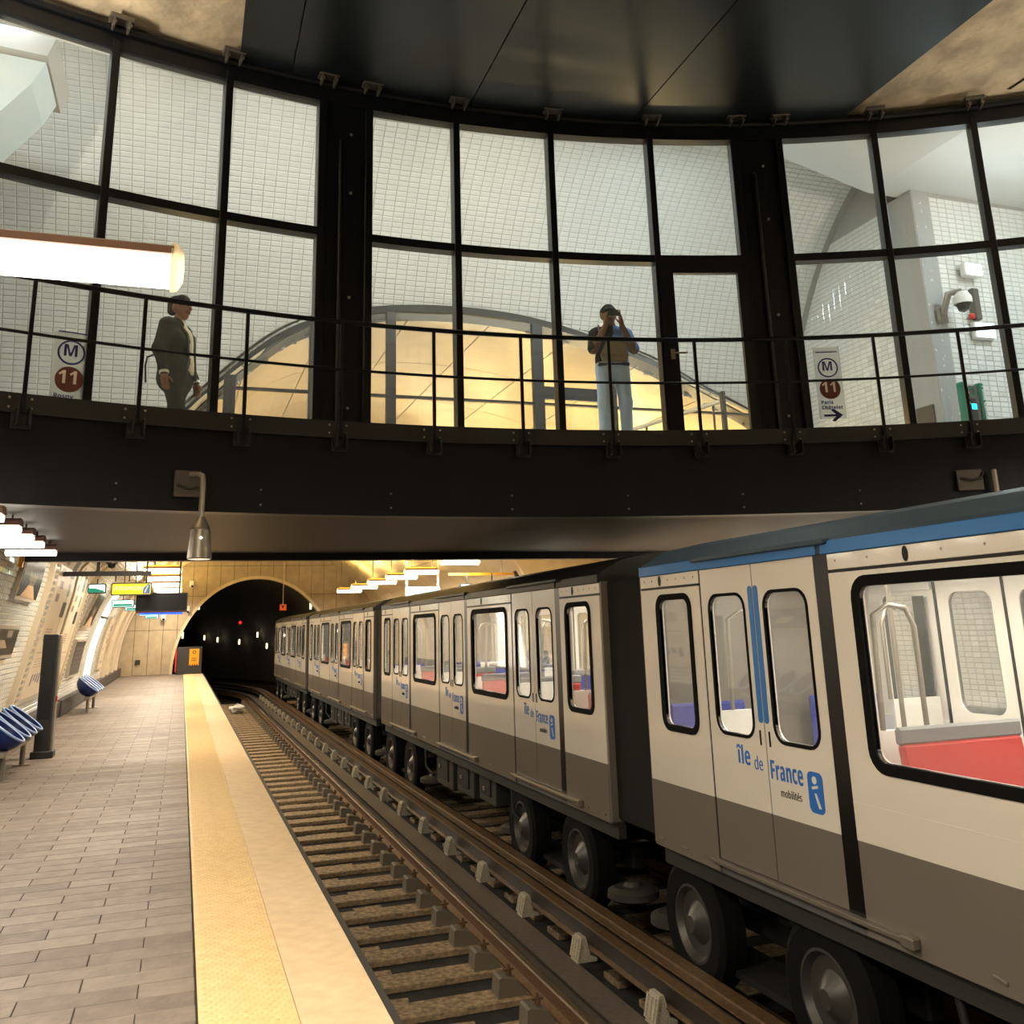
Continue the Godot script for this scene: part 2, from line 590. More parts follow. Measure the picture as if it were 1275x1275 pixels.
# ---------------------------------------------------------------- shell
func build_shell():
	# track pit floor and far ground
	var b = B.new()
	b.span(Vector3(1.02, -1.75, 9.5), Vector3(6.45, -1.44, -46.5))
	struct("floor", b, mats["dark_concrete"], "dark concrete floor of the track pit")
	# wall behind the camera and at the sides of the void
	b = B.new()
	b.span(Vector3(-3.8, -1.75, 9.5), Vector3(12.0, 9.6, 9.9))
	struct("wall_back", b, mats["concrete"])
	# left wall: the hall profile from the near end to the change of vault, then the ledge of the void above
	var left = []
	for p in HALL:
		if p.x < 4.0 and p.y < 3.2: left.append(p)
	var le = prof_len(left)
	struct("wall_left", patch(left, 0.0, le, 9.5, -13.9, -0.015, 0.3), mats["grout"], "curved side wall of the station covered in white bevelled tiles")
	b = B.new()
	b.span(Vector3(-3.8, 3.16, 9.5), Vector3(-2.0, 2.9, -8.2))
	b.span(Vector3(-3.8, 3.1, 9.5), Vector3(-3.4, 9.6, -8.0))
	struct("wall_left_upper", b, mats["concrete"])
	var rightp = []
	for p in HALL:
		if p.x > 4.0 and p.y < 3.3: rightp.append(p)
	struct("wall_right", patch(rightp, 0.0, prof_len(rightp), 9.5, -13.9, -0.015, 0.3), mats["grout"], "curved tiled wall behind the opposite platform")
	b = B.new()
	b.span(Vector3(10.95, 2.9, 9.5), Vector3(12.0, 3.3, -4.0))
	b.span(Vector3(11.6, 3.1, 9.5), Vector3(12.0, 9.6, -5.0))
	struct("wall_right_upper", b, mats["concrete"])
	# the hall beyond the bridge: panels on a dark backing
	struct("wall_hall", patch(HALL, 0.0, prof_len(HALL), -13.9, -24.0, -0.04, 0.3), mats["joint_dark"], "curved shell behind the vault panels")
	struct("wall_station", patch(STAT, 0.0, prof_len(STAT), -24.0, -46.6, -0.04, 0.3), mats["joint_dark"])
	var vp = struct("ceiling_hall", null, null, "wide vault of smooth cream panels beyond the bridge")
	vault_panels(vp, HALL, 4.1, prof_len(HALL) - 4.2, 10, -13.45, -24.0, 4)
	vp = struct("ceiling_station", null, null, "far station vault of smooth cream panels")
	vault_panels(vp, STAT, 4.6, prof_len(STAT) - 1.0, 8, -24.0, -46.5, 8)
	# step between the two vaults
	var ring = Geometry2D.clip_polygons(PackedVector2Array(HALL), PackedVector2Array(STAT + [Vector2(9.4, -1.0), Vector2(-2.6, -1.0)]))
	b = B.new()
	for r in ring:
		if Geometry2D.is_polygon_clockwise(r): continue
		b.prism(r, 0.2, Transform3D(Basis(), Vector3(0, 0, -24.15)))
	struct("wall_step", b, mats["cream_panel"])
	# ceiling of the void: concrete with a field of black panels
	b = B.new()
	for k in 30:
		var x0 = -3.8 + k * 0.5266
		var x1 = x0 + 0.5266
		var q = func(x): return RC.y - sqrt(maxf(0.0, pow(RG + 0.1, 2.0) - pow(x - RC.x, 2.0)))
		b.quad(Vector3(x0, 7.66, q.call(x0)), Vector3(x1, 7.66, q.call(x1)), Vector3(x1, 7.66, 9.6), Vector3(x0, 7.66, 9.6))
		b.quad(Vector3(x0, 9.0, 9.6), Vector3(x1, 9.0, 9.6), Vector3(x1, 9.0, q.call(x1)), Vector3(x0, 9.0, q.call(x0)))
		b.quad(Vector3(x1, 7.66, q.call(x1)), Vector3(x0, 7.66, q.call(x0)), Vector3(x0, 9.0, q.call(x0)), Vector3(x1, 9.0, q.call(x1)))
	var ce = struct("ceiling", b, mats["concrete"], "raw concrete ceiling over the round void")
	# joint of the concrete pour
	b = B.new()
	b.span(Vector3(-1.62, 7.645, -8.4), Vector3(-1.60, 7.665, 4.0))
	part(ce, "joint", b, mats["joint_dark"])
	b = B.new()
	b.span(Vector3(8.86, 7.645, -7.2), Vector3(8.88, 7.665, 4.0))
	part(ce, "joint", b, mats["joint_dark"])
	var pn = struct("ceiling_panels", null, null, "dark blue-black metal panels fixed under the concrete ceiling")
	var xs = [0.25, 0.80, 2.82, 4.79, 7.24]
	for i in 4:
		b = B.new()
		var x0 = xs[i] + 0.008
		var x1 = xs[i + 1] - 0.008
		var m = 6
		var poly = []
		for k in m + 1:
			var x = lerpf(x0, x1, float(k) / m)
			poly.append(Vector2(x, RC.y - sqrt(pow(RG - 0.12, 2.0) - pow(x - RC.x, 2.0))))
		poly.append(Vector2(x1, 8.0)); poly.append(Vector2(x0, 8.0))
		var t3 = Transform3D(Basis(Vector3.RIGHT, Vector3.BACK, Vector3.DOWN), Vector3(0, 7.6, 0))
		b.prism(poly, 0.06, t3)
		part(pn, "panel", b, mats["black_panel"])

func vault_panels(parent, prof, s0, s1, ns, z0, z1, nz):
	for i in ns:
		for k in nz:
			var a = lerpf(s0, s1, float(i) / ns) + 0.012
			var c = lerpf(s0, s1, float(i + 1) / ns) - 0.012
			part(parent, "panel", patch(prof, a, c, lerpf(z0, z1, float(k) / nz) - 0.012, lerpf(z0, z1, float(k + 1) / nz) + 0.012, 0.0, 0.04, 0.2), mats["cream_panel"])

# ---------------------------------------------------------------- platforms
func build_platforms():
	var b = B.new()
	b.span(Vector3(-2.9, -1.75, 9.5), Vector3(0.98, -0.03, -46.5))
	var pf = struct("floor_platform", b, mats["dark_concrete"], "platform paved with grey-brown blocks and edged in cream slabs")
	b = B.new()
	b.span(Vector3(0.98, -0.10, 9.5), Vector3(1.025, -0.002, -46.5), 0.004)
	part(pf, "edge_nosing", b, mats["charcoal"])
	# paving: running bond, 0.55 x 0.2
	var pm = B.new()
	var L = 0.55
	var W = 0.2
	pm.o = Vector3.ZERO
	pm.box(Vector3(0, -0.02, 0), Vector3(L - 0.007, 0.04, W - 0.007), Basis(), 0.0025)
	var paver = pm.mesh()
	var kinds = [mats["paver"], mats["paver_light"], mats["paver_dark"], mats["paver"]]
	var cand = []
	var row = 0
	var z = 9.3
	while z > -46.4:
		var shift = -0.11 - (L / 2 if row % 2 else 0.0)
		var x = shift - L / 2 + L
		while x > -2.9:
			cand.append([x, z, row])
			x -= L
		z -= W
		row += 1
	var near = []
	var rest = []
	for c in cand:
		if in_frame(Vector3(c[0], 0, c[1])): near.append(c)
		else: rest.append(c)
	near.sort_custom(func(p, q): return Vector2(p[0], p[1]).length_squared() < Vector2(q[0], q[1]).length_squared())
	var far = [B.new(), B.new(), B.new()]
	var count = 0
	for c in near + rest:
		# blocks beside the strip are cut to its edge
		var x0 = c[0] - L / 2
		var x1 = minf(c[0] + L / 2, 0.155)
		var dy = rng.randf_range(-0.0012, 0.0)
		var k = rng.randi() % 4
		if x1 - x0 < 0.05: continue
		if count < 300:
			var t = Transform3D(Basis().scaled(Vector3((x1 - x0) / L, 1, 1)), Vector3((x0 + x1) / 2, dy, c[1]))
			part(pf, "paver", paver, kinds[k], t)
		else:
			var f = far[k % 3]
			f.quad(Vector3(x0 + 0.0035, dy, c[1] + W / 2 - 0.0035), Vector3(x1 - 0.0035, dy, c[1] + W / 2 - 0.0035), Vector3(x1 - 0.0035, dy, c[1] - W / 2 + 0.0035), Vector3(x0 + 0.0035, dy, c[1] - W / 2 + 0.0035))
		count += 1
	for k in 3:
		var o = part(pf, "paving", far[k], kinds[k])
		o.set_meta("kind", "stuff")
	b = B.new()
	b.span(Vector3(-2.9, -0.03, 9.5), Vector3(0.16, -0.0045, -46.5))
	part(pf, "jointing", b, mats["joint_dark"])
	# edge slabs and tactile slabs
	var zs = [9.0, 3.09, -6.34, -15.77, -25.2, -34.6, -44.0, -46.45]
	for i in zs.size() - 1:
		b = B.new()
		b.span(Vector3(0.60, -0.04, zs[i] - 0.004), Vector3(0.985, 0.001, zs[i + 1] + 0.004), 0.003)
		part(pf, "edge_slab", b, mats["cream_slab"])
		b = B.new()
		b.span(Vector3(0.165, -0.04, zs[i] - 0.004), Vector3(0.597, 0.0, zs[i + 1] + 0.004), 0.003)
		part(pf, "tactile_slab", b, mats["tactile"])
	var stud = B.new()
	stud.lathe([Vector2(0.0125, 0.0), Vector2(0.0115, 0.003), Vector2(0.008, 0.005), Vector2(0.0, 0.0055)], 8)
	var xf = []
	var zz = 0.0
	var r = 0
	while zz > -46.2:
		for i in 9:
			xf.append(Transform3D(Basis(), Vector3(0.195 + 0.044 * i + (0.022 if r % 2 else 0.0), 0.0, zz)))
		zz -= 0.038
		r += 1
	multi(pf, "tactile_studs", stud.mesh(), xf, mats["tactile"])
	# opposite platform
	b = B.new()
	b.span(Vector3(6.45, -1.75, 9.5), Vector3(11.6, -0.02, -46.5))
	b.span(Vector3(6.42, -0.12, 9.5), Vector3(6.9, 0.0, -46.5))
	var op = struct("floor_opposite", b, mats["dark_concrete"], "opposite platform behind the train")
	b = B.new()
	b.span(Vector3(6.95, -0.03, 9.5), Vector3(11.5, 0.0, -46.5))
	part(op, "paving", b, mats["paver"])
	b = B.new()
	b.span(Vector3(6.45, -0.03, 9.5), Vector3(6.95, 0.001, -46.5))
	part(op, "edge_slab", b, mats["cream_slab"])

# ---------------------------------------------------------------- tracks
func rail_poly():
	return [Vector2(-0.07, 0), Vector2(0.07, 0), Vector2(0.07, 0.015), Vector2(0.012, 0.035), Vector2(0.012, 0.115), Vector2(0.034, 0.125), Vector2(0.034, 0.152), Vector2(0.026, 0.16), Vector2(-0.026, 0.16), Vector2(-0.034, 0.152), Vector2(-0.034, 0.125), Vector2(-0.012, 0.115), Vector2(-0.012, 0.035), Vector2(-0.07, 0.015)]

func along(poly, path, b):
	# sweep a profile (x right, y up) along a path; a path of two points is a straight bar
	for i in path.size() - 1:
		var ta = (path[mini(i + 1, path.size() - 1)] - path[maxi(i - 1, 0)]).normalized()
		var tb = (path[mini(i + 2, path.size() - 1)] - path[i]).normalized()
		var xa = ta.cross(Vector3.UP).normalized()
		var xb = tb.cross(Vector3.UP).normalized()
		for k in poly.size():
			var p = poly[k]
			var q = poly[(k + 1) % poly.size()]
			b.quad(path[i] + xa * q.x + Vector3.UP * q.y, path[i] + xa * p.x + Vector3.UP * p.y, path[i + 1] + xb * p.x + Vector3.UP * p.y, path[i + 1] + xb * q.x + Vector3.UP * q.y)
	# end cap at the near end
	var t0 = (path[1] - path[0]).normalized()
	var x0 = t0.cross(Vector3.UP)
	b.prism(poly, 0.002, Transform3D(Basis(x0, Vector3.UP, -t0), path[0]))

func track_path(x, y):
	# straight through the station, then bending left in the tunnel
	var p = [Vector3(x, y, 9.4), Vector3(x, y, -20.0), Vector3(x, y, -46.0)]
	var r = 38.0 + (x - 3.4)
	for k in range(1, 19):
		var a = k * 0.045
		p.append(Vector3(x - r * (1.0 - cos(a)), y, -46.0 - r * sin(a)))
	return p

func build_track(cx, label, detailed):
	var t = thing("railway_track", label, "track", Vector3(cx, -1.5, 0))
	var o = Vector3(-cx, 1.5, 0)
	# sleepers, chairs
	var sl = B.new()
	sl.box(Vector3(0, 0.09, 0), Vector3(2.6, 0.06, 0.31), Basis(), 0.008)
	var sm = sl.mesh()
	var ch = B.new()
	ch.prism([Vector2(-0.13, 0), Vector2(0.10, 0), Vector2(0.03, 0.10), Vector2(-0.10, 0.13), Vector2(-0.12, 0.12)], 0.15, Transform3D(Basis(), Vector3(0, 0, -0.075)))
	var cm = ch.mesh()
	var bo = B.new()
	bo.lathe([Vector2(0.022, 0), Vector2(0.022, 0.03), Vector2(0.012, 0.03), Vector2(0.012, 0.07), Vector2(0.0, 0.07)], 6)
	bo.box(Vector3(0, 0.035, 0), Vector3(0.08, 0.014, 0.025))
	var bm = bo.mesh()
	var z = 1.4
	var n = 0
	while z > -46.0:
		var vis = z < -3.0
		if vis:
			part(t, "sleeper", sm, mats["sleeper_wood"], Transform3D(Basis(), Vector3(0, 0, z)))
			if detailed:
				var c = part(t, "rail_chair", cm, mats["chair_grey"], Transform3D(Basis().scaled(Vector3(1.15, 1.2, 1.3)), Vector3(0.52, 0.12, z)))
				part(c, "bolt", bm, mats["rail_rust"], Transform3D(Basis(), Vector3(-0.02, 0.12, 0)))
				if z > -22.0:
					# dirty shims and cable troughs lying between the sleepers
					var g = B.new()
					g.box(Vector3(-0.35 + rng.randf_range(-0.3, 0.3), 0.068, z + 0.36), Vector3(rng.randf_range(0.25, 0.6), 0.024, 0.12), Basis(Vector3.UP, rng.randf_range(-0.15, 0.15)))
					part(t, "packing_board", g, mats["sleeper_wood"])
		z -= 0.712
		n += 1
	for sx in [-0.7175, 0.7175]:
		var b = B.new()
		b.o = o
		along(rail_poly(), track_path(cx + sx, -1.37), b)
		var r = part(t, "rail", b, mats["rail_rust"])
		b = B.new()
		b.o = o
		along([Vector2(-0.02, 0), Vector2(0.02, 0), Vector2(0.02, 0.003), Vector2(-0.02, 0.003)], track_path(cx + sx, -1.2095), b)
		part(r, "running_surface", b, mats["rail_shine"])
	for sx in [-0.98, 0.98]:
		var b = B.new()
		b.o = o
		along([Vector2(-0.13, -0.16), Vector2(0.13, -0.16), Vector2(0.13, -0.13), Vector2(0.02, -0.12), Vector2(0.02, -0.02), Vector2(0.13, -0.012), Vector2(0.13, 0), Vector2(-0.13, 0), Vector2(-0.13, -0.012), Vector2(-0.02, -0.02), Vector2(-0.02, -0.12), Vector2(-0.13, -0.13)], track_path(cx + sx, -1.2), b)
		part(t, "rolling_beam", b, mats["roll_steel"])
	for sx in [-1.0, 1.0]:
		var b = B.new()
		b.o = o
		# rolled guide section: upright flange towards the track with a lip at its foot, flat top with a raised edge
		var gx = cx + sx * (1.25 if detailed else 1.10)
		var fl = 0.11 if detailed else 0.22
		var poly = [Vector2(-0.05, -0.14), Vector2(0.10, -0.14), Vector2(0.10, -0.128), Vector2(0.014, -0.128), Vector2(0.014, -0.014), Vector2(fl, -0.014), Vector2(fl, 0.0), Vector2(0.03, 0.0), Vector2(0.022, 0.010), Vector2(0.0, 0.010), Vector2(0, -0.125), Vector2(-0.05, -0.128)]
		if not detailed: poly = [Vector2(-0.02, -0.14), Vector2(0.10, -0.14), Vector2(0.10, -0.128), Vector2(0.014, -0.128), Vector2(0.014, -0.014), Vector2(fl, -0.014), Vector2(fl, 0.0), Vector2(0.145, 0.0), Vector2(0.14, 0.014), Vector2(0.125, 0.014), Vector2(0.12, 0.0), Vector2(0.0, 0.0), Vector2(0, -0.125), Vector2(-0.02, -0.128)]
		if sx < 0:
			var m = []
			for q in poly: m.append(Vector2(-q.x, q.y))
			m.reverse()
			poly = m
		var gy = -0.95 if detailed else -0.966
		along(poly, track_path(gx, gy), b)
		var gb = part(t, "guide_bar", b, mats["guide_rust"])
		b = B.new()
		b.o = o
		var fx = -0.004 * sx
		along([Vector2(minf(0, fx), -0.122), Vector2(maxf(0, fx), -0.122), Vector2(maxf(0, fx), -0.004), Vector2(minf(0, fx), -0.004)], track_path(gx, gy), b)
		part(gb, "dark_face", b, mats["guide_face"])  # thin plate over the upright flange, darker than the rest of the bar
	# insulators carrying the guide bar
	var ib = B.new()
	ib.prism([Vector2(-0.03, 0), Vector2(0.16, 0), Vector2(0.16, 0.03), Vector2(0.10, 0.05), Vector2(0.06, 0.20), Vector2(0.02, 0.20)], 0.16, Transform3D(Basis(), Vector3(0, 0, -0.08)))
	ib.box(Vector3(-0.008, 0.105, 0), Vector3(0.014, 0.16, 0.19), Basis(Vector3.BACK, -0.24))
	for k in 3: ib.box(Vector3(-0.02, 0.105, -0.06 + 0.06 * k), Vector3(0.012, 0.15, 0.022), Basis(Vector3.BACK, -0.24))
	var im = ib.mesh()
	z = 0.2
	while z > -46.0:
		if z < -4.0:
			part(t, "insulator", im, mats["insulator_white"], Transform3D(Basis(), Vector3(1.13, 0.30, z - 0.0)))
		z -= 1.455
	return t

func build_tracks():
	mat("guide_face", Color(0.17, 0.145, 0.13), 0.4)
	mat("chair_grey", Color(0.42, 0.385, 0.325), 0.7)
	grained("insulator_white", Color(0.50, 0.47, 0.40), Color(0.80, 0.77, 0.69), 0.6, 4.0, 0.03, 21)
	build_track(2.34, "empty metro track with timber sleepers, rails and rusty guide bars beside the platform", true)
	build_track(5.1, "metro track in shadow underneath the standing train", false)
	var b = B.new()
	b.span(Vector3(3.715, -1.16, 9.0), Vector3(3.765, -0.985, -46.0))
	single("cable_duct", b, mats["charcoal"], "narrow dark cable duct between the two rusty guide bars", "cable duct")

# ---------------------------------------------------------------- end wall and tunnel
func arch_poly(cx, a, bb, y0, n = 40):
	var p = [Vector2(cx - a, y0)]
	for k in n + 1:
		var t = PI - PI * k / n
		p.append(Vector2(cx + a * cos(t), bb * sin(t)))
	p.append(Vector2(cx + a, y0))
	return p

func build_end_wall():
	var zw = -46.3
	var hole = PackedVector2Array(arch_poly(3.3, 3.65, 4.22, -2.0))
	var w = struct("wall_end", null, null, "tan panelled end wall around the tunnel mouth")
	var vaultp = PackedVector2Array(STAT + [Vector2(9.4, -1.7), Vector2(-2.6, -1.7)])
	var ys = [-1.7, 0.0, 1.95, 3.44, 4.81, 6.2]
	var backing = B.new()
	for i in 20:
		for k in ys.size() - 1:
			var x0 = -2.6 + i * 0.6
			var r = PackedVector2Array([Vector2(x0 + 0.008, ys[k] + 0.008), Vector2(x0 + 0.592, ys[k] + 0.008), Vector2(x0 + 0.592, ys[k + 1] - 0.008), Vector2(x0 + 0.008, ys[k + 1] - 0.008)])
			for q in Geometry2D.intersect_polygons(r, vaultp):
				for s in Geometry2D.clip_polygons(q, hole):
					if s.size() < 3: continue
					var b = B.new()
					b.prism(s, 0.05, Transform3D(Basis(), Vector3(0, 0, zw - 0.05)))
					if b.v.size(): part(w, "panel", b, mats["end_panel"])
	for q in [PackedVector2Array([Vector2(-3.2, -1.75), Vector2(3.3, -1.75), Vector2(3.3, 6.2), Vector2(-3.2, 6.2)]), PackedVector2Array([Vector2(3.3, -1.75), Vector2(10.0, -1.75), Vector2(10.0, 6.2), Vector2(3.3, 6.2)])]:
		for s in Geometry2D.clip_polygons(q, hole): backing.prism(s, 0.2, Transform3D(Basis(), Vector3(0, 0, zw - 0.27)))
	part(w, "backing", backing, mats["joint_dark"])
	# metal trim round the mouth
	var b = B.new()
	var inner = arch_poly(3.3, 3.62, 4.19, -1.6)
	var outer = arch_poly(3.3, 3.74, 4.33, -1.6)
	for k in inner.size() - 1:
		var i0 = inner[k]
		var i1 = inner[k + 1]
		var o0 = outer[k]
		var o1 = outer[k + 1]
		var f = func(q, z): return Vector3(q.x, q.y, z)
		b.quad(f.call(i0, zw + 0.06), f.call(i1, zw + 0.06), f.call(o1, zw + 0.06), f.call(o0, zw + 0.06))
		b.quad(f.call(o0, zw + 0.06), f.call(o1, zw + 0.06), f.call(o1, zw), f.call(o0, zw))
		b.quad(f.call(i1, zw + 0.06), f.call(i0, zw + 0.06), f.call(i0, zw - 0.4), f.call(i1, zw - 0.4))
	part(w, "arch_trim", b, mats["cream_panel"])
	# tunnel tube, bending left
	b = B.new()
	var rows = []
	var path = track_path(3.3, 0.0)
	var pp = [Vector3(3.3, 0, zw - 0.2)]
	for k in range(3, path.size()): pp.append(path[k])
	for i in pp.size():
		var t = (pp[mini(i + 1, pp.size() - 1)] - pp[maxi(i - 1, 0)]).normalized()
		var x = t.cross(Vector3.UP).normalized()
		var row = []
		for q in arch_poly(0.0, 3.7, 4.25, -1.7): row.append(pp[i] + x * q.x + Vector3.UP * q.y)
		rows.append(row)
	b.grid(rows, true)
	var last = rows[rows.size() - 1]
	for k in range(1, last.size() - 1): b.tri(last[0], last[k], last[k + 1])
	for i in rows.size() - 1:
		var e = rows[i].size() - 1
		b.quad(rows[i][0], rows[i][e], rows[i + 1][e], rows[i + 1][0])
	struct("wall_tunnel", b, mats["tunnel_lining"], "dark lined tunnel bending away to the left")
	# lamps on the tunnel walls
	var lm = B.new()
	lm.box(Vector3.ZERO, Vector3(0.10, 0.32, 0.12), Basis(), 0.02)
	var lamp_mesh = lm.mesh()
	var spots = [[Vector3(0.05, 1.7, -49.5), 1.0], [Vector3(4.75, 0.95, -57.8), 1.5], [Vector3(4.30, 1.6, -59.2), 1.5], [Vector3(3.4, 1.2, -61.6), 1.0], [Vector3(2.2, 1.35, -64.2), 1.5], [Vector3(1.42, 1.5, -65.8), 0.8], [Vector3(0.7, 3.0, -47.2), 0.2], [Vector3(5.9, 2.9, -47.2), 0.2]]
	for s in spots:
		var t = thing("tunnel_lamp", "small lit wall lamp inside the dark tunnel, " + ORD[spots.find(s)] + " from its mouth along the bend" if s[0].z < -48 else "small lit lamp on the " + ("platform" if s[0].x < 3 else "train") + " side just inside the tunnel mouth", "lamp", s[0], "lamps along the tunnel walls")
		part(t, "lens", lamp_mesh, glow("tunnel_glow", Color(1.0, 0.9, 0.72), 2.0))
		var hb = B.new()
		hb.box(Vector3(0, 0.19, 0), Vector3(0.12, 0.05, 0.14), Basis(), 0.01)
		part(t, "hood", hb, mats["charcoal"])
		omni(s[0] + Vector3(0.16 if s[0].z > -50 and s[0].x < 3 else -0.16, 0, 0.12), WARM, 0.035 * s[1], 0.08, "tunnel_lamp_light")
	var sg = thing("tunnel_signal", "tiny red signal light deep in the dark tunnel", "signal", Vector3(3.1, 2.3, -56))
	lm = B.new()
	lm.lathe([Vector2(0, -0.09), Vector2(0.09, 0), Vector2(0, 0.09)], 10)
	part(sg, "lens", lm, glow("signal_red", Color(1.0, 0.12, 0.1), 3.0))
	lm = B.new()
	lm.box(Vector3(0, 0.03, -0.12), Vector3(0.3, 0.5, 0.1), Basis(), 0.02)
	lm.span(Vector3(-0.02, 0.2, -0.14), Vector3(0.02, 1.2, -0.10))
	part(sg, "housing", lm, mats["black"])
	# dark cabinet with yellow notice at the platform end
	var c = thing("equipment_cabinet", "dark cabinet with a yellow notice closing the platform end", "cabinet", Vector3(0.38, 0, -45.9))
	b = B.new()
	b.span(Vector3(-0.52, 0, -0.2), Vector3(0.55, 1.18, 0.2), 0.015)
	part(c, "body", b, mats["charcoal"])
	b = B.new()
	b.span(Vector3(0.0, 0.36, 0.2), Vector3(0.42, 1.09, 0.215), 0.004)
	var ny = part(c, "notice", b, mat("notice_yellow", Color(0.88, 0.60, 0.03), 0.5))
	b = B.new()
	b.lathe([Vector2(0.08, 0), Vector2(0.08, 0.004), Vector2(0.05, 0.004), Vector2(0.05, 0)], 16, Transform3D(Basis(Vector3.RIGHT, PI / 2), Vector3(0.21, 0.94, 0.216)))
	part(ny, "symbol", b, mats["black"])
	b = B.new()
	for k in 3: b.span(Vector3(0.1, 0.68 - k * 0.06, 0.215), Vector3(0.32, 0.70 - k * 0.06, 0.218))
	for k in 4: b.span(Vector3(0.02 + 0.1 * k, 0.36, 0.215), Vector3(0.07 + 0.1 * k, 0.42, 0.218))
	part(ny, "print", b, mats["black"])
	b = B.new()
	b.span(Vector3(-0.6, 0.1, 0.1), Vector3(-0.53, 1.1, 0.2))
	part(c, "red_reflector", b, mat("signal_paint", Color(0.7, 0.12, 0.06), 0.4))
	# orange plate on a hanging rod
	var t2 = thing("hanging_marker", "small orange plate hanging on a thin rod before the tunnel mouth", "marker", Vector3(4.45, 2.7, -45.9))
	b = B.new()
	b.span(Vector3(-0.15, 0, -0.02), Vector3(0.16, 0.28, 0.02), 0.008)
	part(t2, "plate", b, mat("marker_orange", Color(0.93, 0.40, 0.05), 0.5))
	b = B.new()
	b.prism([Vector2(-0.06, 0.22), Vector2(0.06, 0.22), Vector2(0.0, 0.08)], 0.006, Transform3D(Basis(), Vector3(0, 0, 0.02)))
	part(t2, "arrow", b, mats["black"])
	b = B.new()
	b.tube([Vector3(0, 0.28, 0), Vector3(0, 2.75, 0)], 0.018, 6)
	part(t2, "rod", b, mats["cream_panel"])
	# small cameras and boxes on the end wall
	wall_camera(Vector3(0.33, 3.9, -46.25), "white dome camera high on the tan end wall")
	wall_camera(Vector3(0.2, 2.75, -46.25), "white camera beside the tunnel mouth under the dark display")
	wall_camera(Vector3(-0.83, 2.45, -46.25), "pale camera box on the tan wall over the platform end")
	b = B.new()
	b.box(Vector3(-1.79, 0.58, -46.26), Vector3(0.2, 0.2, 0.08), Basis(), 0.01)
	single("socket_box", b, mats["charcoal"], "small square socket box low on the tan end wall", "socket")

func wall_camera(at, label):
	var t = thing("surveillance_camera", label, "camera", at)
	var b = B.new()
	b.box(Vector3(0, 0.1, 0.0), Vector3(0.22, 0.3, 0.1), Basis(), 0.02)
	part(t, "housing", b, mats["white_plastic"])
	b = B.new()
	b.tube([Vector3(0, 0.02, 0), Vector3(0.02, -0.03, 0.28)], 0.08, 10)
	part(t, "barrel", b, mats["white_plastic"])
	b = B.new()
	b.tube([Vector3(0.02, -0.031, 0.281), Vector3(0.021, -0.033, 0.30)], 0.06, 10)
	part(t, "lens", b, mats["black"])

# ---------------------------------------------------------------- round gallery: bridge, railing, glazing
const MULL := [-25.6, -20.4, -15.23, -10.04, 1.73, 7.03, 12.73, 25.43, 30.74, 36.0, 41.3]
const PIERS := [[-5.5, -2.85], [17.45, 20.25]]
const POSTS := [-22.3, -17.75, -13.4, -8.95, -4.52, 0.07, 4.61, 9.32, 13.99, 18.9, 23.54, 27.86, 32.4, 37.0]

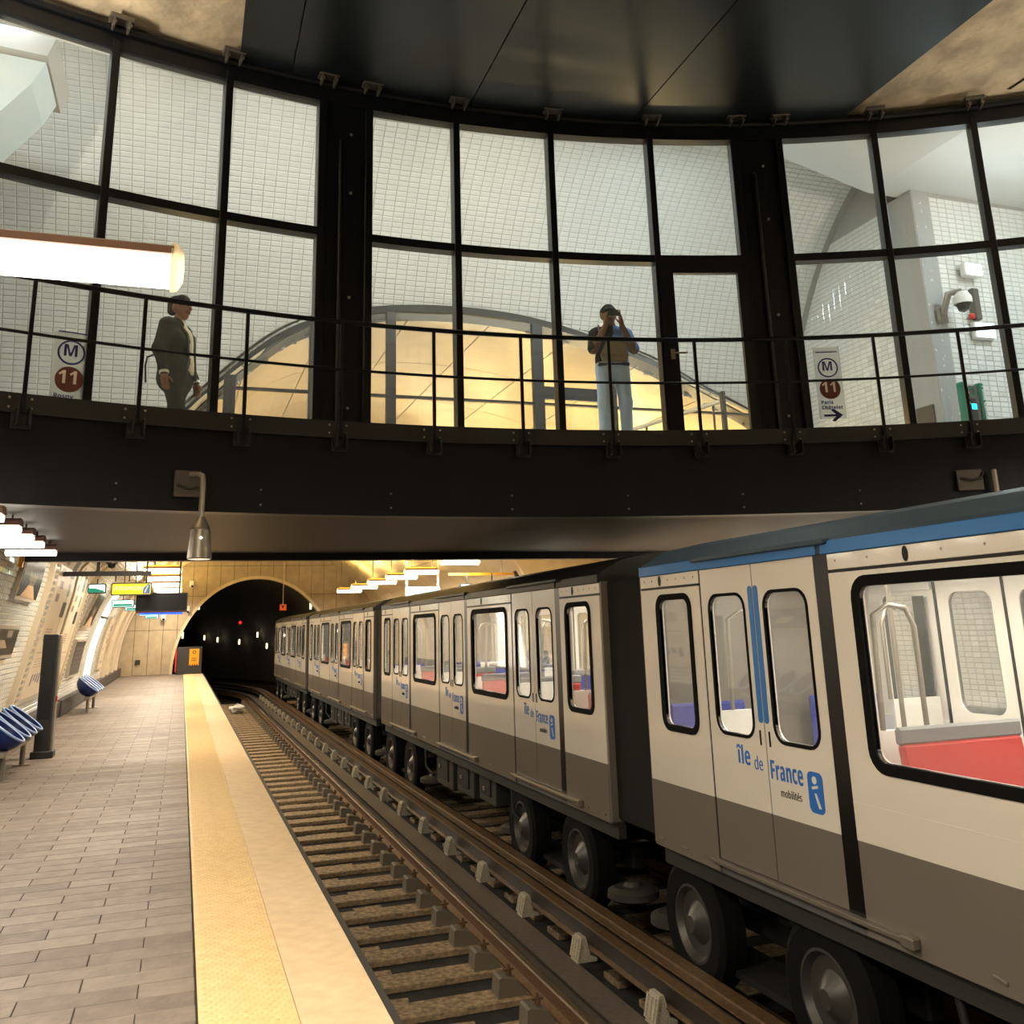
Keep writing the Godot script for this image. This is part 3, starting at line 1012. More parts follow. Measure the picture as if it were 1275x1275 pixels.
func build_gallery():
	var a0 = -27.8
	var a1 = 46.0
	# floor slab of the bridge (upper level and, to the left, a lower landing)
	var b = B.new()
	round_plate(b, -4.6, 0.9, RF + 0.19, -13.7, 3.3, 3.36)
	round_plate(b, 0.9, 1.2, RF + 0.19, -13.7, 3.3, 3.52)
	round_plate(b, 1.2, 13.8, RF + 0.19, -13.7, 3.3, 3.69)
	struct("floor_gallery", b, mats["plaster"], "floor of the glazed gallery over the tracks")
	# soffit
	b = B.new()
	round_plate(b, -2.1, 11.3, RF + 0.19, -13.74, 2.80, 2.86)
	struct("ceiling_soffit", b, mats["soffit_panel"], "brown-grey underside of the gallery bridge")
	b = B.new()
	b.span(Vector3(-2.0, 2.70, -13.75), Vector3(11.4, 3.7, -13.95))
	struct("trim_bridge_rear", b, mats["black_steel"], "dark rear edge beam of the bridge")
	# curved edge beam
	b = B.new()
	arc_box(b, RF, RF + 0.18, 2.78, 3.60, a0, a1)
	var beam = struct("trim_edge_beam", b, mats["black_steel"], "blue-black curved edge beam of the gallery bridge")
	var bb = B.new()
	for k in range(-26, 45, 3):
		for y in [2.86, 3.0]:
			if (k + 26) % 6 == 0: bb.box(cp(k, RF - 0.004, y), Vector3(0.018, 0.018, 0.012), cb(k), 0.003)
	part(beam, "bolts", bb, mats["bolt"]).set_meta("kind", "stuff")
	# fascia band with its bolts, carried on brackets
	var fs = thing("fascia_band", "dark curved steel band with small bolts along the foot of the railing", "fascia", cp(0, RF, 3.53))
	var o = -fs.position
	b = B.new()
	b.o = o
	arc_box(b, RF - 0.05, RF, 3.53, 3.70, a0, a1)
	part(fs, "band", b, mats["fascia_steel"])
	for p in POSTS:
		var br = B.new()
		br.o = o
		br.box(cp(p, RF - 0.03, 3.465), Vector3(0.16, 0.13, 0.012), cb(p))
		br.box(cp(p - 0.22, RF - 0.09, 3.49), Vector3(0.012, 0.14, 0.14), cb(p))
		br.box(cp(p + 0.22, RF - 0.09, 3.49), Vector3(0.012, 0.14, 0.14), cb(p))
		for dx in [-0.27, 0.27]:
			br.box(cp(p + dx, RF - 0.045, 3.45), Vector3(0.022, 0.022, 0.02), cb(p))
		part(fs, "bracket", br, mats["bracket_dark"])
		for dx in [-1.0, 0.6]:
			for y in [3.575, 3.655]:
				var bt = B.new()
				bt.lathe([Vector2(0.011, 0), Vector2(0.011, 0.006), Vector2(0.005, 0.01), Vector2(0, 0.01)], 8, Transform3D(cb(p) * Basis(Vector3.RIGHT, PI / 2), cp(p + dx * 0.5, RF - 0.05, y) + o))
				part(fs, "bolt", bt, mats["bolt"])
	# railing
	var rl = thing("railing", "slim dark steel guard rail along the foot of the curved glazing", "railing", cp(0, RF, 3.70))
	o = -rl.position
	for y in [4.72, 4.225]:
		var pts = []
		for k in 75: pts.append(cp(a0 + (a1 - a0) * k / 74.0, RF - 0.06, y) + o)
		b = B.new()
		b.tube(pts, 0.026 if y > 4.5 else 0.015, 8)
		part(rl, "handrail" if y > 4.5 else "mid_rail", b, mats["black_steel"])
	for p in POSTS:
		b = B.new()
		b.o = o
		b.box(cp(p, RF - 0.065, 4.12), Vector3(0.034, 1.18, 0.028), cb(p), 0.003)
		part(rl, "post", b, mats["black_steel"])
	# glazing
	var gz = thing("glazed_wall", "curved curtain wall of tall clear panes in slim black frames", "glazing", cp(0, RG, 3.36))
	o = -gz.position
	b = B.new()
	b.o = o
	arc_box(b, RG - 0.06, RG + 0.08, 7.33, 7.50, a0, a1)
	part(gz, "head_transom", b, mats["black_steel"])
	b = B.new()
	b.o = o
	arc_box(b, RG - 0.02, RG + 0.10, 7.50, 7.62, a0, a1)
	part(gz, "head_gasket", b, mats["black"])
	b = B.new()
	b.o = o
	var pts2 = []
	for k in 75: pts2.append(cp(a0 + (a1 - a0) * k / 74.0, RG - 0.08, 7.53))
	b.tube(pts2, 0.045, 8)
	part(gz, "head_tube", b, mats["black_steel"])
	b = B.new()
	b.o = o
	arc_box(b, RG - 0.05, RG + 0.08, 3.36, 3.68, a0, a1)
	part(gz, "sill", b, mats["black_steel"])
	var stops = MULL.duplicate()
	for p in PIERS: stops.append_array(p)
	stops.sort()
	for m in MULL:
		b = B.new()
		b.o = o
		b.box(cp(m, RG - 0.02, 5.5), Vector3(0.075, 3.85, 0.10), cb(m), 0.006)
		b.box(cp(m, RG + 0.09, 5.5), Vector3(0.055, 3.85, 0.12), cb(m), 0.004)
		part(gz, "mullion", b, mats["black_steel"])
	for i in stops.size() - 1:
		var s0 = stops[i]
		var s1 = stops[i + 1]
		var solid = false
		for p in PIERS:
			if absf(s0 - p[0]) < 0.01: solid = true
		if solid: continue
		var door = absf(s0 - 12.73) < 0.01
		b = B.new()
		b.o = o
		arc_box(b, RG - 0.06, RG + 0.08, 5.745, 5.835, s0, s1)
		part(gz, "transom", b, mats["black_steel"])
		b = B.new()
		b.o = o
		arc_box(b, RG - 0.006, RG + 0.006, 5.82, 7.36, s0 + 0.1, s1 - 0.1)
		part(gz, "pane", b, mats["gallery_glass"])
		if door: continue
		b = B.new()
		b.o = o
		arc_box(b, RG - 0.006, RG + 0.006, 3.66, 5.76, s0 + 0.1, s1 - 0.1)
		part(gz, "pane", b, mats["gallery_glass"])
	# door leaf in the glazing
	var d = B.new()
	d.o = o
	var mid = 15.15
	var dt = Transform3D(cb(mid), cp(mid, RG - 0.03, 0.0))
	d.ring(rrect(-0.52, 3.42, 0.49, 5.75, 0.002, 1), rrect(-0.36, 3.46, 0.40, 5.60, 0.002, 1), 0.07, dt)
	var leaf = part(gz, "door_leaf", d, mats["black_steel"])
	d = B.new()
	d.o = o
	d.box(dt * Vector3(0.02, 4.53, 0.035), Vector3(0.78, 2.15, 0.012), cb(mid))
	part(leaf, "pane", d, mats["gallery_glass"])
	d = B.new()
	d.o = o
	d.tube([dt * Vector3(-0.42, 4.62, 0.07), dt * Vector3(-0.42, 4.62, 0.13), dt * Vector3(-0.28, 4.62, 0.13)], 0.012, 8)
	d.box(dt * Vector3(-0.43, 4.62, 0.075), Vector3(0.05, 0.12, 0.012), cb(mid), 0.004)
	part(leaf, "handle", d, mats["galvanised"])
	# wide dark piers
	for p in PIERS:
		var c = (p[0] + p[1]) * 0.5
		var t = thing("steel_pier", "broad black steel pier next to the glazed door" if c > 0 else "broad black steel pier nearer the suited walker", "pier", cp(c, RG, 3.3))
		b = B.new()
		b.o = -t.position
		b.box(cp(c, RG + 0.16, 5.46), Vector3(0.50, 4.3, 0.34), cb(c), 0.01)
		part(t, "column", b, mats["black_steel"])
		for e in p:
			b = B.new()
			b.o = -t.position
			b.box(cp(e + (0.12 if e < c else -0.12), RG + 0.02, 5.46), Vector3(0.085, 4.3, 0.16), cb(e), 0.006)
			part(t, "edge_post", b, mats["black_steel"])
		for y in [3.9, 5.1, 6.3, 7.0]:
			b = B.new()
			b.o = -t.position
			b.box(cp(c + 0.3, RG - 0.018, y), Vector3(0.03, 0.03, 0.02), cb(c), 0.004)
			part(t, "bolt", b, mats["bolt"])
		b = B.new()
		b.o = -t.position
		b.tube([cp(c - 0.25, RG - 0.04, 3.75), cp(c - 0.25, RG - 0.04, 6.9)], 0.022, 8)
		part(t, "conduit", b, mats["black_steel"])
	# head clamps that hang the glazing from the ceiling
	var cl = B.new()
	cl.box(Vector3(0, 0.03, 0), Vector3(0.22, 0.05, 0.14), Basis(), 0.006)
	for sx in [-0.07, 0.07]:
		cl.box(Vector3(sx, -0.03, 0), Vector3(0.02, 0.09, 0.12), Basis(), 0.003)
		cl.lathe([Vector2(0.02, -0.02), Vector2(0.02, 0.012), Vector2(0.0, 0.012)], 8, Transform3D(Basis(Vector3.RIGHT, PI / 2), Vector3(sx, -0.05, 0.07)))
	var clm = cl.mesh()
	for m in MULL + [-5.3, -3.0, 17.6, 20.1]:
		if m < -24 or m > 40: continue
		part(gz, "head_clamp", clm, mats["bracket_steel"], Transform3D(cb(m), cp(m, RG - 0.20, 7.525) + o))
	# header wall above the glass, out of sight, closing the gallery towards the void
	b = B.new()
	arc_box(b, RG + 0.12, RG + 0.3, 7.45, 9.6, a0, a1)
	struct("wall_header", b, mats["plaster"])
	# fittings on the edge beam
	var q = thing("beam_luminaire", "grey downlight on a bent tube bracket bolted to the dark edge beam", "lamp", cp(-10.9, RF - 0.02, 2.5))
	bracket_lamp(q, -10.9)
	q = thing("pipe_bracket", "steel box with cables and a pipe on the edge beam above the train roof", "bracket", cp(27.9, RF - 0.02, 2.5))
	bracket_box(q, 27.9)

func round_plate(b, x0, x1, r, z1, y0, y1):
	# a flat slab between the round front at radius r and a straight rear edge
	var n = int(ceil((x1 - x0) / 0.25))
	var poly = []
	for k in n + 1:
		var x = lerpf(x0, x1, float(k) / n)
		poly.append(Vector2(x, RC.y - sqrt(r * r - pow(x - RC.x, 2.0))))
	poly.append(Vector2(x1, z1))
	poly.append(Vector2(x0, z1))
	b.prism(poly, y1 - y0, Transform3D(Basis(Vector3.RIGHT, Vector3.BACK, Vector3.DOWN), Vector3(0, y1, 0)))

func bracket_lamp(t, deg):
	var bs = cb(deg)
	var b = B.new()
	b.box(bs * Vector3(-0.06, 0.52, 0.02), Vector3(0.23, 0.24, 0.035), bs, 0.006)
	part(t, "plate", b, mats["bracket_steel"])
	b = B.new()
	b.tube([bs * Vector3(-0.15, 0.5, 0.045), bs * Vector3(-0.05, 0.47, 0.06), bs * Vector3(0.03, 0.49, 0.09)], 0.012, 6)
	part(t, "cable", b, mats["black"])
	b = B.new()
	b.tube([bs * Vector3(-0.04, 0.60, 0.03), bs * Vector3(0.02, 0.60, 0.10), bs * Vector3(0.045, 0.58, 0.14), bs * Vector3(0.05, 0.5, 0.15), bs * Vector3(0.05, 0.19, 0.15)], 0.027, 10)
	part(t, "tube", b, mats["galvanised"])
	b = B.new()
	b.lathe([Vector2(0.10, -0.16), Vector2(0.105, -0.15), Vector2(0.085, 0.09), Vector2(0.092, 0.10), Vector2(0.08, 0.115), Vector2(0.04, 0.19), Vector2(0.03, 0.21), Vector2(0, 0.21)], 20, Transform3D(bs, bs * Vector3(0.05, 0.0, 0.15)))
	part(t, "shade", b, mats["galvanised"])
	b = B.new()
	b.lathe([Vector2(0.0, -0.158), Vector2(0.095, -0.158), Vector2(0.095, -0.15), Vector2(0, -0.15)], 20, Transform3D(bs, bs * Vector3(0.05, 0.0, 0.15)))
	part(t, "diffuser", b, glow("spot_glow", Color(1.0, 0.92, 0.8), 1.2))
	b = B.new()
	b.lathe([Vector2(0.0, -0.012), Vector2(0.016, 0), Vector2(0.0, 0.012)], 10, Transform3D(bs, bs * Vector3(0.035, 0.02, 0.25)))
	part(t, "indicator_light", b, glow("indicator", Color(1, 1, 0.95), 4.0))

func bracket_box(t, deg):
	var bs = cb(deg)
	var b = B.new()
	b.box(bs * Vector3(-0.10, 0.56, 0.02), Vector3(0.26, 0.22, 0.04), bs, 0.006)
	part(t, "box", b, mats["bracket_steel"])
	b = B.new()
	b.tube([bs * Vector3(-0.2, 0.58, 0.05), bs * Vector3(-0.1, 0.55, 0.07), bs * Vector3(0.0, 0.57, 0.06), bs * Vector3(0.04, 0.64, 0.04)], 0.014, 6)
	part(t, "cable", b, mats["black"])
	b = B.new()
	b.tube([bs * Vector3(0.13, 0.65, 0.08), bs * Vector3(0.13, 0.2, 0.08)], 0.032, 10)
	part(t, "pipe", b, mats["galvanised"])

# ---------------------------------------------------------------- the room behind the glass
func build_gallery_room():
	# tiled vault wall with the arch of the hall cut out
	var arc = []
	var n = 160
	for k in n + 1:
		var t = PI / 2 * k / n
		arc.append(Vector2(GV_C.x - GV_A * cos(t), GV_C.y + GV_B * sin(t)))   # (z, y)
	var L = prof_len(arc)
	var b = B.new()
	var st = 0.11
	var s = 0.0
	while s < L - st:
		var p0 = prof_at(arc, s)[0]
		var p1 = prof_at(arc, s + st)[0]
		var x = -4.6
		while x < 13.8:
			var ay = arch_y(x + 0.1)
			if not (ay > 0 and p1.y < ay):
				b.quad(Vector3(x, p0.y, p0.x - 0.012), Vector3(x + 0.2, p0.y, p0.x - 0.012), Vector3(x + 0.2, p1.y, p1.x - 0.012), Vector3(x, p1.y, p1.x - 0.012))
			x += 0.2
		s += st
	var w = struct("wall_gallery", b, mats["grout"], "tall curved wall of glossy white bevelled tiles inside the gallery")
	var xfs = []
	s = 0.04
	var pitch = 0.079
	while s < L - 0.45:
		var q = prof_at(arc, s)
		var up = Vector3(0, q[1].y, q[1].x)
		var nn = Vector3.RIGHT.cross(up)
		var x = -4.5
		while x < 10.25:
			var ay = arch_y(x)
			if not (ay > 0 and q[0].y < ay - 0.02):
				var j = Basis(Vector3.RIGHT, rng.randf_range(-0.02, 0.02)) * Basis(Vector3.UP, rng.randf_range(-0.02, 0.02))
				xfs.append(Transform3D(j * Basis(Vector3.RIGHT, up, nn), Vector3(x, q[0].y, q[0].x - 0.01)))
			x += 0.157
		s += pitch
	var kinds = [mats["tile_white"], mats["tile_white_2"], mats["tile_white_3"]]
	tiles(w, xfs, tile_mesh(0.153, 0.075, 0.009, 0.010), kinds, func(p): return in_frame(p) and p.y > 4.5 and p.x > -1.0 and p.x < 8.5)
	# top of the vault to the header
	b = B.new()
	b.span(Vector3(-4.6, 9.15, -10.2), Vector3(13.8, 9.3, -4.5))
	struct("ceiling_gallery", b, mats["plaster"])
	b = B.new()
	b.span(Vector3(-4.8, 3.3, -7.6), Vector3(-4.6, 9.6, -14.2))
	struct("wall_gallery_left", b, mats["plaster"])
	b = B.new()
	b.span(Vector3(13.8, 3.3, -4.0), Vector3(14.0, 9.6, -14.2))
	struct("wall_gallery_right", b, mats["plaster"])
	b = B.new()
	b.span(Vector3(11.3, -1.75, -13.9), Vector3(14.0, 9.6, -14.2))
	struct("wall_gallery_end", b, mats["plaster"])
	# rim of the arch where the station vault meets the gallery
	var rim = struct("trim_arch", null, null, "dark steel rim along the arch where the cream station vault meets the tiles")
	rim.position = Vector3(4.24, 3.7, -13.3)
	b = B.new()
	b.o = -rim.position
	for i in ARCH.size() - 1:
		var c = []
		for k in [i, i + 1]:
			var t = (ARCH[mini(k + 1, ARCH.size() - 1)] - ARCH[maxi(k - 1, 0)]).normalized()
			var nn = Vector2(-t.y, t.x)
			var z = gv_z(ARCH[k].y)
			var p = ARCH[k]
			c.append([Vector3(p.x + nn.x * 0.13, p.y + nn.y * 0.13, z + 0.10), Vector3(p.x - nn.x * 0.02, p.y - nn.y * 0.02, z + 0.20), Vector3(p.x - nn.x * 0.07, p.y - nn.y * 0.07, z - 0.1)])
		b.quad(c[0][1], c[1][1], c[1][0], c[0][0])
		b.quad(c[0][2], c[1][2], c[1][1], c[0][1])
		b.quad(c[0][0], c[1][0], c[1][0] + Vector3(0, 0, -0.2), c[0][0] + Vector3(0, 0, -0.2))
	part(rim, "rim", b, mats["rim_steel"])
	b = B.new()
	b.o = -rim.position
	var up2 = []
	for i in ARCH.size():
		var t = (ARCH[mini(i + 1, ARCH.size() - 1)] - ARCH[maxi(i - 1, 0)]).normalized()
		up2.append(Vector3(ARCH[i].x - t.y * 0.19, ARCH[i].y + t.x * 0.19, gv_z(ARCH[i].y) + 0.06))
	b.tube(up2, 0.02, 6)
	part(rim, "cover_strip", b, mats["bracket_steel"])
	# glazed screen standing under the arch
	var sc = thing("arch_screen", "dark framed glass screen standing under the arch of the vault", "screen", Vector3(4.24, 3.69, -13.0))
	var zs = -13.05
	var ups = [[0.45, 0.16], [1.55, 0.05], [2.72, 0.14], [5.05, 0.17], [6.35, 0.05], [8.35, 0.05]]
	for u in ups:
		var top = arch_y(u[0]) - 0.06
		b = B.new()
		b.o = -sc.position
		b.span(Vector3(u[0] - u[1] / 2, 3.4, zs - 0.05), Vector3(u[0] + u[1] / 2, top, zs + 0.05))
		part(sc, "upright", b, mats["screen_frame"])
	for r in [[0.45, 9.0, 5.02, 0.035], [5.05, 6.35, 5.20, 0.20]]:
		b = B.new()
		b.o = -sc.position
		b.span(Vector3(r[0], r[2] - r[3] / 2, zs - 0.04), Vector3(r[1], r[2] + r[3] / 2, zs + 0.04))
		part(sc, "rail", b, mats["screen_frame"])
	for i in ups.size() - 1:
		var x0 = ups[i][0] + ups[i][1] / 2
		var x1 = ups[i + 1][0] - ups[i + 1][1] / 2
		b = B.new()
		b.o = -sc.position
		b.prism([Vector2(x0, 3.5), Vector2(x1, 3.5), Vector2(x1, arch_y(x1) - 0.07), Vector2((x0 + x1) / 2, arch_y((x0 + x1) / 2) - 0.07), Vector2(x0, arch_y(x0) - 0.07)], 0.01, Transform3D(Basis(), Vector3(0, 0, zs)))
		part(sc, "pane", b, mats["gallery_glass"])
	# pale sloping handrail seen through the screen
	var hr = thing("stair_handrail", "pale sloping handrail beyond the person taking a picture", "handrail", Vector3(5.75, 3.69, -12.4))
	b = B.new()
	b.tube([Vector3(-0.6, 0.45, 0), Vector3(2.1, 1.35, 0)], 0.035, 8)
	part(hr, "rail", b, mats["cream_panel"])
	for x in [-0.4, 0.8, 2.0]:
		b = B.new()
		b.tube([Vector3(x, 0, 0), Vector3(x, 0.65 + x / 3.0, 0)], 0.018, 6)
		part(hr, "post", b, mats["bracket_steel"])
	# left: pale bulkhead behind the top of the glass
	b = B.new()
	b.prism([Vector2(-4.4, 7.95), Vector2(-1.72, 7.78), Vector2(-1.84, 7.5), Vector2(-2.15, 7.06), Vector2(-2.9, 5.9), Vector2(-4.4, 4.2)], 0.9, Transform3D(Basis(), Vector3(0, 0, -10.9)))
	struct("trim_bulkhead", b, mats["pale_paint"], "pale blue-white angled bulkhead behind the upper panes")
	b = B.new()
	b.prism([Vector2(-4.4, 8.0), Vector2(-1.70, 7.80), Vector2(-1.62, 8.05), Vector2(-4.4, 8.3)], 1.2, Transform3D(Basis(), Vector3(0, 0, -11.1)))
	struct("trim_bulkhead_cap", b, mats["grey_paint"], "grey cap on the pale bulkhead")
	# right: pier, tiled return wall and white ceiling slopes
	b = B.new()
	b.span(Vector3(10.27, 3.3, -10.31), Vector3(10.6, 8.05, -10.95), 0.01)
	struct("wall_room_pier", b, mats["grey_paint"], "plain grey-white pier at the corner of the ticket hall")
	b = B.new()
	b.span(Vector3(10.26, 3.3, -10.32), Vector3(13.8, 9.6, -10.52))
	w = struct("wall_room", b, mats["grout"], "tiled wall of the ticket hall behind the right-hand panes")
	xfs = []
	var y = 3.74
	while y < 7.95:
		var x = 10.36
		while x < 13.75:
			xfs.append(Transform3D(Basis(Vector3.UP, rng.randf_range(-0.02, 0.02)) * Basis(Vector3.RIGHT, rng.randf_range(-0.02, 0.02)), Vector3(x, y, -10.32)))
			x += 0.157
		y += pitch
	tiles(w, xfs, tile_mesh(0.153, 0.075, 0.009, 0.010), kinds, func(p): return in_frame(p) and p.x < 13.0)
	b = B.new()
	b.span(Vector3(10.30, 3.3, -10.95), Vector3(10.5, 9.0, -13.9))
	w = struct("wall_room_return", b, mats["grout"], "short tiled return wall behind the plain pier")
	xfs = []
	y = 3.74
	while y < 7.95:
		var z2 = -11.03
		while z2 > -13.8:
			xfs.append(Transform3D(Basis(Vector3.UP, -PI / 2 + rng.randf_range(-0.02, 0.02)), Vector3(10.30, y, z2)))
			z2 -= 0.157
		y += pitch
	tiles(w, xfs, tile_mesh(0.153, 0.075, 0.009, 0.010), kinds, func(p): return in_frame(p))
	b = B.new()
	b.prism([Vector2(7.5, 8.6), Vector2(9.7, 8.05), Vector2(13.8, 8.0), Vector2(13.8, 9.1), Vector2(7.5, 9.1)], 4.2, Transform3D(Basis(), Vector3(0, 0, -10.6)))
	struct("ceiling_room", b, mats["plaster"], "white sloping ceiling over the ticket hall")
	# furnishings of the ticket hall, on or before its tiled wall
	var cam = thing("dome_camera", "white dome camera on a bent arm fixed to the ticket hall tiles", "camera", Vector3(10.58, 6.0, -10.1))
	b = B.new()
	b.box(Vector3(-0.1, 0.0, -0.17), Vector3(0.2, 0.24, 0.05), Basis(), 0.02)
	part(cam, "back_plate", b, mats["galvanised"])
	b = B.new()
	b.tube([Vector3(-0.1, 0.0, -0.15), Vector3(-0.1, 0.28, 0.0), Vector3(0.05, 0.3, 0.1)], 0.05, 8)
	part(cam, "arm", b, mats["galvanised"])
	b = B.new()
	b.lathe([Vector2(0.13, 0.1), Vector2(0.13, 0.2), Vector2(0.08, 0.28), Vector2(0, 0.3)], 16, Transform3D(Basis(), Vector3(0.05, 0, 0.1)))
	part(cam, "hood", b, mats["white_plastic"])
	b = B.new()
	b.lathe([Vector2(0.0, -0.03), Vector2(0.07, 0.0), Vector2(0.1, 0.1), Vector2(0, 0.1)], 16, Transform3D(Basis(), Vector3(0.05, 0, 0.1)))
	part(cam, "dome", b, mats["black"])
	var fl = thing("flood_lamp", "very bright white floodlight above the grey device in the ticket hall", "lamp", Vector3(11.1, 6.75, -10.2))
	b = B.new()
	b.box(Vector3(0, 0, 0), Vector3(0.34, 0.22, 0.12), Basis(), 0.02)
	part(fl, "housing", b, mats["white_plastic"])
	b = B.new()
	b.box(Vector3(0, 0, 0.065), Vector3(0.28, 0.17, 0.012), Basis(), 0.003)
	part(fl, "lens", b, glow("flood_glow", Color(0.93, 1.0, 1.0), 40.0))
	area(Vector3(11.1, 6.75, -10.1), Vector3(-0.1, -0.3, 1).normalized(), 0.28, 0.17, COOL, 3.0, "flood_lamp_light")
	var dv = thing("wall_device", "slim grey wall device with a red tip below the floodlight", "device", Vector3(11.12, 6.12, -10.24))
	b = B.new()
	b.box(Vector3(0, 0.1, 0), Vector3(0.13, 0.5, 0.1), Basis(), 0.015)
	part(dv, "body", b, mats["bracket_steel"])
	b = B.new()
	b.box(Vector3(-0.1, -0.1, 0.0), Vector3(0.06, 0.08, 0.08), Basis(), 0.01)
	part(dv, "tip", b, mats["signal_paint"])
	var sb = thing("emergency_light_box", "small glowing white box light on the ticket hall tiles", "lamp", Vector3(11.2, 5.80, -10.25))
	b = B.new()
	b.box(Vector3.ZERO, Vector3(0.4, 0.26, 0.1), Basis(), 0.02)
	part(sb, "body", b, mats["white_plastic"])
	b = B.new()
	b.box(Vector3(0, 0, 0.052), Vector3(0.36, 0.22, 0.01))
	part(sb, "lit_face", b, glow("box_glow", Color(0.92, 0.97, 1.0), 3.0))
	area(Vector3(11.2, 5.80, -10.18), Vector3.BACK, 0.36, 0.22, COOL, 0.25, "emergency_light")
	var gt = thing("ticket_gate", "green ticket gate with grey core and a small cyan light", "gate", Vector3(10.25, 3.69, -9.75))
	for sx in [-1, 1]:
		b = B.new()
		b.box(Vector3(0.155 * sx, 0.56, 0), Vector3(0.09, 1.12, 0.12), Basis(), 0.02)
		var g = part(gt, "green_wing", b, mat("gate_green", Color(0.02, 0.42, 0.33), 0.4))
		var tx = MeshInstance3D.new()
		tx.name = "lettering"
		tx.mesh = text_mesh("Point Contact", 0.085, 0.004, true)
		tx.material_override = mats["white_plastic"]
		g.add_child(tx, true)
		tx.transform = Transform3D(Basis(Vector3.BACK, -PI / 2), Vector3(0.155 * sx - 0.025, 1.08, 0.062))
	b = B.new()
	b.box(Vector3(0, 0.54, -0.02), Vector3(0.22, 1.08, 0.10), Basis(), 0.01)
	part(gt, "core", b, mats["bracket_steel"])
	b = B.new()
	b.box(Vector3(-0.02, 0.72, 0.035), Vector3(0.12, 0.34, 0.02), Basis(), 0.01)
	part(gt, "reader", b, mats["black"])
	b = B.new()
	b.box(Vector3(-0.02, 0.77, 0.048), Vector3(0.09, 0.08, 0.01), Basis(), 0.003)
	part(gt, "cyan_light", b, glow("cyan_glow", Color(0.1, 0.85, 0.9), 2.0))
	b = B.new()
	b.lathe([Vector2(0.055, 0), Vector2(0.07, 0.0), Vector2(0.07, 0.008), Vector2(0.055, 0.008), Vector2(0.055, 0)], 20, Transform3D(Basis(Vector3.RIGHT, PI / 2), Vector3(-0.02, 0.98, 0.035)))
	part(gt, "symbol", b, mats["gate_green"])
	b = B.new()
	b.box(Vector3(10.25, 4.5, -10.62), Vector3(0.05, 0.34, 0.34), Basis(), 0.008)
	single("access_hatch", b, mats["bracket_steel"], "square grey hatch low on the plain grey-white pier", "hatch")
	# line signs stuck to the glass
	line_sign(-15.95, "metro direction sign for Rosny stuck to the glass beside the suited walker", ["Rosny", "sous-Bois"], false)
	line_sign(21.45, "metro direction sign with a blue arrow stuck to the glass beside the pier", ["Paris", "Châtelet"], true)
	# strip lamps hidden behind the header, washing the tiles
	var cols = [COOL, Color(0.98, 0.98, 0.95), Color(1.0, 0.97, 0.90), COOL, COOL]
	var xs = [-2.6, 0.8, 3.9, 6.5, 11.4]
	for i in 5:
		var at = Vector3(xs[i], 8.45, -9.85) if i < 4 else Vector3(11.4, 7.86, -7.6)
		var lt = thing("gallery_strip_lamp", "white strip lamp under the gallery ceiling, " + ORD[i] + " from the pale bulkhead", "lamp", at, "strip lamps of the gallery")
		b = B.new()
		b.box(Vector3(0, 0.05, 0), Vector3(1.6, 0.08, 0.2), Basis(), 0.01)
		b.span(Vector3(-0.02, 0.09, -0.02), Vector3(0.02, 0.69 if i < 4 else 0.13, 0.02))
		part(lt, "housing", b, mats["white_plastic"])
		b = B.new()
		b.box(Vector3(0, 0.0, 0), Vector3(1.55, 0.03, 0.16), Basis(), 0.004)
		part(lt, "diffuser", b, glow("strip_glow", Color(1, 1, 0.97), 6.0))
		area(at + Vector3(0, -0.03, 0), Vector3(0, -1, -0.25).normalized(), 1.5, 0.15, cols[i], GAL_E * [0.6, 1.0, 0.95, 0.95, 1.0][i], "gallery_strip_light")

const GAL_E := 14.0

func line_sign(deg, label, words, arrow):
	var t = thing("line_sign", label, "sign", cp(deg, RG - 0.02, 3.83 if arrow else 3.57))
	var bs = cb(deg)
	var w = 0.30
	var f = func(x, y): return Transform3D(bs, bs * Vector3(x, y, 0.008))
	var b = B.new()
	b.box(bs * Vector3(0, 0.44, 0), Vector3(w, 0.84 if arrow else 0.70, 0.004), bs)
	part(t, "film", b, mats["film"])
	b = B.new()
	b.box(f.call(0, 0.80).origin, Vector3(0.24, 0.012, 0.003), bs)
	part(t, "rule", b, mats["ink_blue"])
	b = B.new()
	b.ring(rrect(-0.115, 0.50, 0.115, 0.73, 0.1149, 8), rrect(-0.099, 0.516, 0.099, 0.714, 0.0989, 8), 0.004, Transform3D(bs, bs * Vector3(0, 0, 0.004)))
	var r = part(t, "metro_ring", b, mats["ink_blue"])
	put_text(r, "M", 0.15, f.call(-0.075, 0.543), "ink_blue", true)
	b = B.new()
	b.lathe([Vector2(0.118, 0), Vector2(0.118, 0.004), Vector2(0, 0.004)], 32, Transform3D(bs * Basis(Vector3.RIGHT, PI / 2), bs * Vector3(0, 0.365, 0.004)))
	var d = part(t, "line_disc", b, mats["line_brown"])
	put_text(d, "11", 0.165, f.call(-0.098, 0.285), "white_plastic", true, 0.003)
	put_text(d, words[0], 0.058, f.call(-0.12, 0.175), "ink_blue", true)
	put_text(d, words[1], 0.058, f.call(-0.12, 0.115), "ink_blue", true)
	if arrow:
		b = B.new()
		b.prism([Vector2(-0.10, 0.07), Vector2(0.03, 0.07), Vector2(-0.02, 0.12), Vector2(0.015, 0.13), Vector2(0.11, 0.058), Vector2(0.015, -0.015), Vector2(-0.02, -0.005), Vector2(0.03, 0.045), Vector2(-0.10, 0.045)], 0.003, Transform3D(bs, bs * Vector3(0, 0, 0.006)))
		part(t, "arrow", b, mats["ink_blue"])

